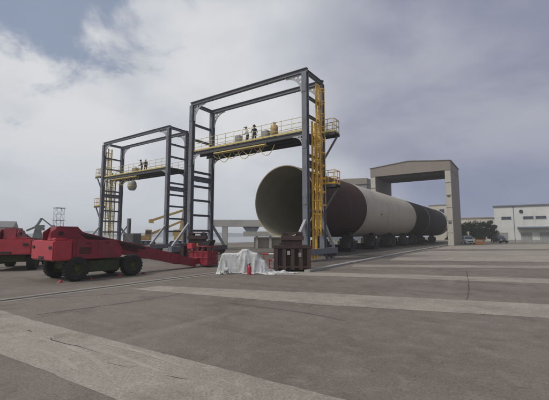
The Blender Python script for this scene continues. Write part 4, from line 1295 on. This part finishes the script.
# local x runs towards the right in the picture
def fr_box(nm, x0, x1, y0, y1, z0, z1, m=M['concrete_pale']):
    mb = MB(); mb.box(((x0 + x1) / 2, (y0 + y1) / 2, (z0 + z1) / 2), (abs(x1 - x0), abs(y1 - y0), z1 - z0)); return obj(nm, mb, m, t)
t.rotation_euler = (0, 0, R(90) - R(63) + R(11))
fr_box('beam', -6.6, 5.5, -.5, .5, 3.15, 4.15)
fr_box('pier', -4.7, -3.9, -.45, .45, 0, 3.147)
fr_box('pier', 4.0, 4.9, -.45, .45, 0, 3.147)
mb = MB(); mb.prism([(-1.7, 3.147), (.8, 3.147), (.4, 2.45), (-1.2, 2.45)], 'y', -.4, .4); obj('bracket', mb, M['steel'], t)
fr_box('slab', -1.6, 6.5, -.8, .8, 1.75, 2.447)
for x in (0.2, 2.2, 4.6, 6.0):
    fr_box('post', x, x + .35, -.55, -.2, 0, 1.747)
fr_box('back_wall', 0.0, 6.3, .3, .6, 0, 1.6, M['cream_wall'])

# low concrete ballast blocks beyond the tube
bl = MB(); bl.box((0, 0, .5), (1.1, 1.1, 1.0)); 
blm = bl.mesh('ballast_block', M['concrete'], False, 0.04)
blt = MB(); blt.tube((-.18, 0, 1.0), (-.18, 0, 1.14), .025, 6); blt.tube((.18, 0, 1.0), (.18, 0, 1.14), .025, 6); blt.tube((-.2, 0, 1.14), (.2, 0, 1.14), .025, 6); bltm = blt.mesh('lifting_eye', M['rust'])
where = ['nearest the brown section', 'second from the brown section', 'third from the brown section', 'fourth from the brown section', 'fifth from the brown section', 'last of the row']
for k in range(6):
    o = inst('ballast_block', blm, None, (-23.6 - .05 * k, 52 + k * 2.6, 0), (0, 0, random.uniform(-.1, .1)))
    inst('lifting_eye', bltm, o)
    tag(o, 'pale concrete block beyond the tube, ' + where[k], 'ballast block', 'concrete ballast blocks beyond the tube')

# ================================================================== LEFT BACKGROUND
def lattice(mb, x0, y0, w, z0, z1, n, r):
    cs = [(x0 - w / 2, y0 - w / 2), (x0 + w / 2, y0 - w / 2), (x0 + w / 2, y0 + w / 2), (x0 - w / 2, y0 + w / 2)]
    for c in cs:
        mb.bar((*c, z0), (*c, z1), r * 2, r * 2)
    for k in range(n + 1):
        z = z0 + (z1 - z0) * k / n
        for i in range(4):
            a, b = cs[i], cs[(i + 1) % 4]
            mb.bar((*a, z), (*b, z), r * 1.6, r * 1.6)
            if k < n:
                z2 = z0 + (z1 - z0) * (k + 1) / n
                mb.bar((*a, z), (*b, z2), r * 1.3, r * 1.3)
t = thing('scaffold_tower', 'slender pale scaffold tower standing behind the red boom lift on the left', 'scaffold tower', (-64.0, 28.5, 0))
mb = MB(); lattice(mb, 0, 0, 1.15, 2.4, 6.5, 4, .022); obj('upper_frame', mb, M['steel_light'], t)
mb = MB(); lattice(mb, 0, 0, 1.15, 0, 2.397, 2, .026); obj('lower_frame', mb, M['yellow_pale'], t)
for z in (2.45, 4.4, 6.5):
    mb = MB(); mb.box((0, 0, z), (1.5, 1.5, .06)); obj('platform', mb, M['equip'], t)
def jib_crane(label, x, y, h, rz, m):
    t = thing('jib_crane', label, 'crane', (x, y, 0), rz, 'grey cranes on the left horizon')
    mb = MB(); mb.box((0, 0, .6), (2.2, 2.2, 1.2)); obj('base', mb, m, t)
    mb = MB(); mb.prism([(-.7, 1.2), (.7, 1.2), (.45, h * .62), (-.35, h * .62)], 'y', -.5, .5); obj('mast', mb, m, t)
    mb = MB(); mb.box((.3, 0, h * .66), (1.3, 1.2, .9)); c = obj('cab', mb, m, t)
    g2 = MB(); g2.box((.97, 0, h * .68), (.04, .9, .5)); obj('cab_window', g2, M['glass'], c)
    mb = MB(); mb.bar((-.2, 0, h * .7), (.5, 0, h), .3, .35); mb.bar((-.2, 0, h * .7), (-1.6, 0, h * .55), .3, .3); mb.bar((.5, 0, h), (2.6, 0, h * .62), .16, .2); obj('jib', mb, m, t)
    mb = MB(); mb.tube((2.6, 0, h * .62), (2.6, 0, h * .35), .04, 5); obj('cable', mb, M['black'], t)
jib_crane('squat grey-green jib crane at the far left, left of the scaffold tower', -68.0, 27.0, 4.8, R(60), M['grey_crane'])
jib_crane('smaller grey jib crane between the far left crane and the scaffold tower', -66.5, 29.2, 3.6, R(200), M['steel'])
def yellow_machine(label, x, y, rz, m, segs, body=True):
    t = thing('excavator', label, 'excavator', (x, y, 0), rz, 'yellow machines behind the farther gantry')
    for s in (-1, 1):
        mb = MB(); mb.prism([(-1.9, .1), (-1.5, 0), (1.5, 0), (1.9, .1), (2.0, .45), (1.7, .8), (-1.7, .8), (-2.0, .45)], 'y', s * .8, s * 1.35); tr_ = obj('track', mb, M['black'], t)
        for k in range(4):
            w = MB(); w.lathe([(0.0, s * 1.36), (.25, s * 1.36), (.25, s * 1.3)], 12, 'y', (-1.3 + k * .87, 0, .42)); obj('track_wheel', w, M['steel'], tr_)
    mb = MB(); mb.box((-.4, 0, 1.35), (3.2, 2.4, .9)); obj('body', mb, m, t, bevel=.08)
    mb = MB(); mb.box((-1.6, 0, 1.5), (.9, 2.5, 1.0)); obj('counterweight', mb, m, t, bevel=.15)
    mb = MB(); mb.prism([(.2, 1.8), (1.5, 1.8), (1.35, 2.9), (.3, 2.95)], 'y', -1.2, -.2); cb = obj('cab', mb, m, t, bevel=.05)
    g2 = MB(); g2.box((.82, -1.21, 2.4), (.9, .03, .7)); obj('cab_window', g2, M['glass'], cb)
    for i, (a, b, w) in enumerate(segs):
        mb = MB(); mb.bar((a[0], .3 + .02 * i, a[1]), (b[0], .3 + .02 * i, b[1]), .4, w); obj('boom' if i == 0 else 'stick', mb, m, t, bevel=.03)
    e = segs[-1][1]
    mb = MB(); mb.prism([(e[0] - .45, e[1] - .5), (e[0] + .35, e[1] - .45), (e[0] + .4, e[1] + .1), (e[0], e[1] + .3), (e[0] - .35, e[1] + .1)], 'y', -.25, .85); obj('bucket', mb, m, t)
rA = R(48)
yellow_machine('dusty yellow excavator with raised knuckle boom seen through the right leg of the farther gantry', -52.9, 45.5, rA + math.pi, M['crane_yellow'], [((.2, 1.8), (-.6, 6.7), .5), ((-.6, 6.7), (5.4, 4.6), .42)])
yellow_machine('orange-yellow excavator with a low boom left of the farther gantry right leg', -58.5, 41.5, rA, M['crane_orange'], [((.6, 1.9), (4.6, 3.6), .45), ((4.6, 3.6), (7.0, 4.7), .38)])
# grey posts with props beside the farther gantry's left leg
t = thing('steel_post', 'stout grey steel post with raking prop right of the farther gantry left leg', 'post', (-57.5, 37.5, 0))
mb = MB(); mb.hbeam((0, 0, 0), (0, 0, 4.9), .5, .5, .06, (0, 1, 0)); obj('column', mb, M['steel'], t)
mb = MB(); mb.bar((0, 0, 3.9), (-2.0, -1.7, .1), .2, .2); obj('prop', mb, M['steel'], t)
mb = MB(); mb.box((.5, .4, 1.1), (3.0, 1.6, 2.2)); obj('base_block', mb, M['dark_steel'], t)

# distant sheds along the left horizon and the far shore
def shed(label, x, y, L, Wd, h, rz, m):
    t = thing('warehouse', label, 'warehouse', (x, y, 0), rz, None)
    mb = MB(); mb.box((0, 0, h / 2), (L, Wd, h)); obj('wall', mb, m, t)
    mb = MB(); mb.prism([(-Wd / 2 - .3, h + .005), (Wd / 2 + .3, h + .005), (0, h + Wd * .12)], 'x', -L / 2 - .3, L / 2 + .3); obj('roof', mb, M['hall'], t)
    for k in range(5):
        d = MB(); d.box((-L * .4 + k * L * .2, -Wd / 2 - .05, h * .32), (L * .09, .1, h * .62)); obj('door', d, M['bluegrey'], t)
shed('low warehouse at the far left edge behind the cranes', -100, 22, 24, 12, 3.6, R(66), M['cladding_pale'])
hs = MB()
rnd = random.Random(5)
prev = None
N = 90
ring = []
for k in range(N + 1):
    a = R(-8 + 66 * k / N) + AZ
    d = 640
    h = 5.5 + 4 * mnoise.fractal(Vector((k * .13, 0, 4)), 1, 2, 4)
    ring.append((-math.sin(a) * d, math.cos(a) * d, max(2, h)))
vs = []
for x, y, h in ring:
    vs += [(x, y, -1.7), (x * 1.06, y * 1.06, h), (x * 1.12, y * 1.12, -1.7)]
fs = []
for k in range(N):
    for j in (0, 1):
        fs.append((3 * k + j, 3 * k + 3 + j, 3 * k + 4 + j, 3 * k + 1 + j))
hs.add(vs, fs)
struct('far_hills', hs, M['shore'])

# ================================================================== HAZE
hb = MB(); hb.box((100, 400, 6.7), (2000, 1900, 20.6))
hz = hb.mesh('haze', [])
hm_ = bpy.data.materials.new('thin_sea_haze'); hm_.use_nodes = True
hm_.node_tree.nodes.clear()
_t = NT(hm_.node_tree)
_v = _t.new('ShaderNodeVolumePrincipled')
_v.inputs['Color'].default_value = (0.95, 0.96, 0.975, 1)
_v.inputs['Density'].default_value = 0.0009
_v.inputs['Anisotropy'].default_value = 0.2
_o = _t.new('ShaderNodeOutputMaterial'); _t.l.new(_v.outputs[0], _o.inputs['Volume'])
hz.materials.clear(); hz.materials.append(hm_)
ho = inst('haze', hz); ho['kind'] = 'stuff'
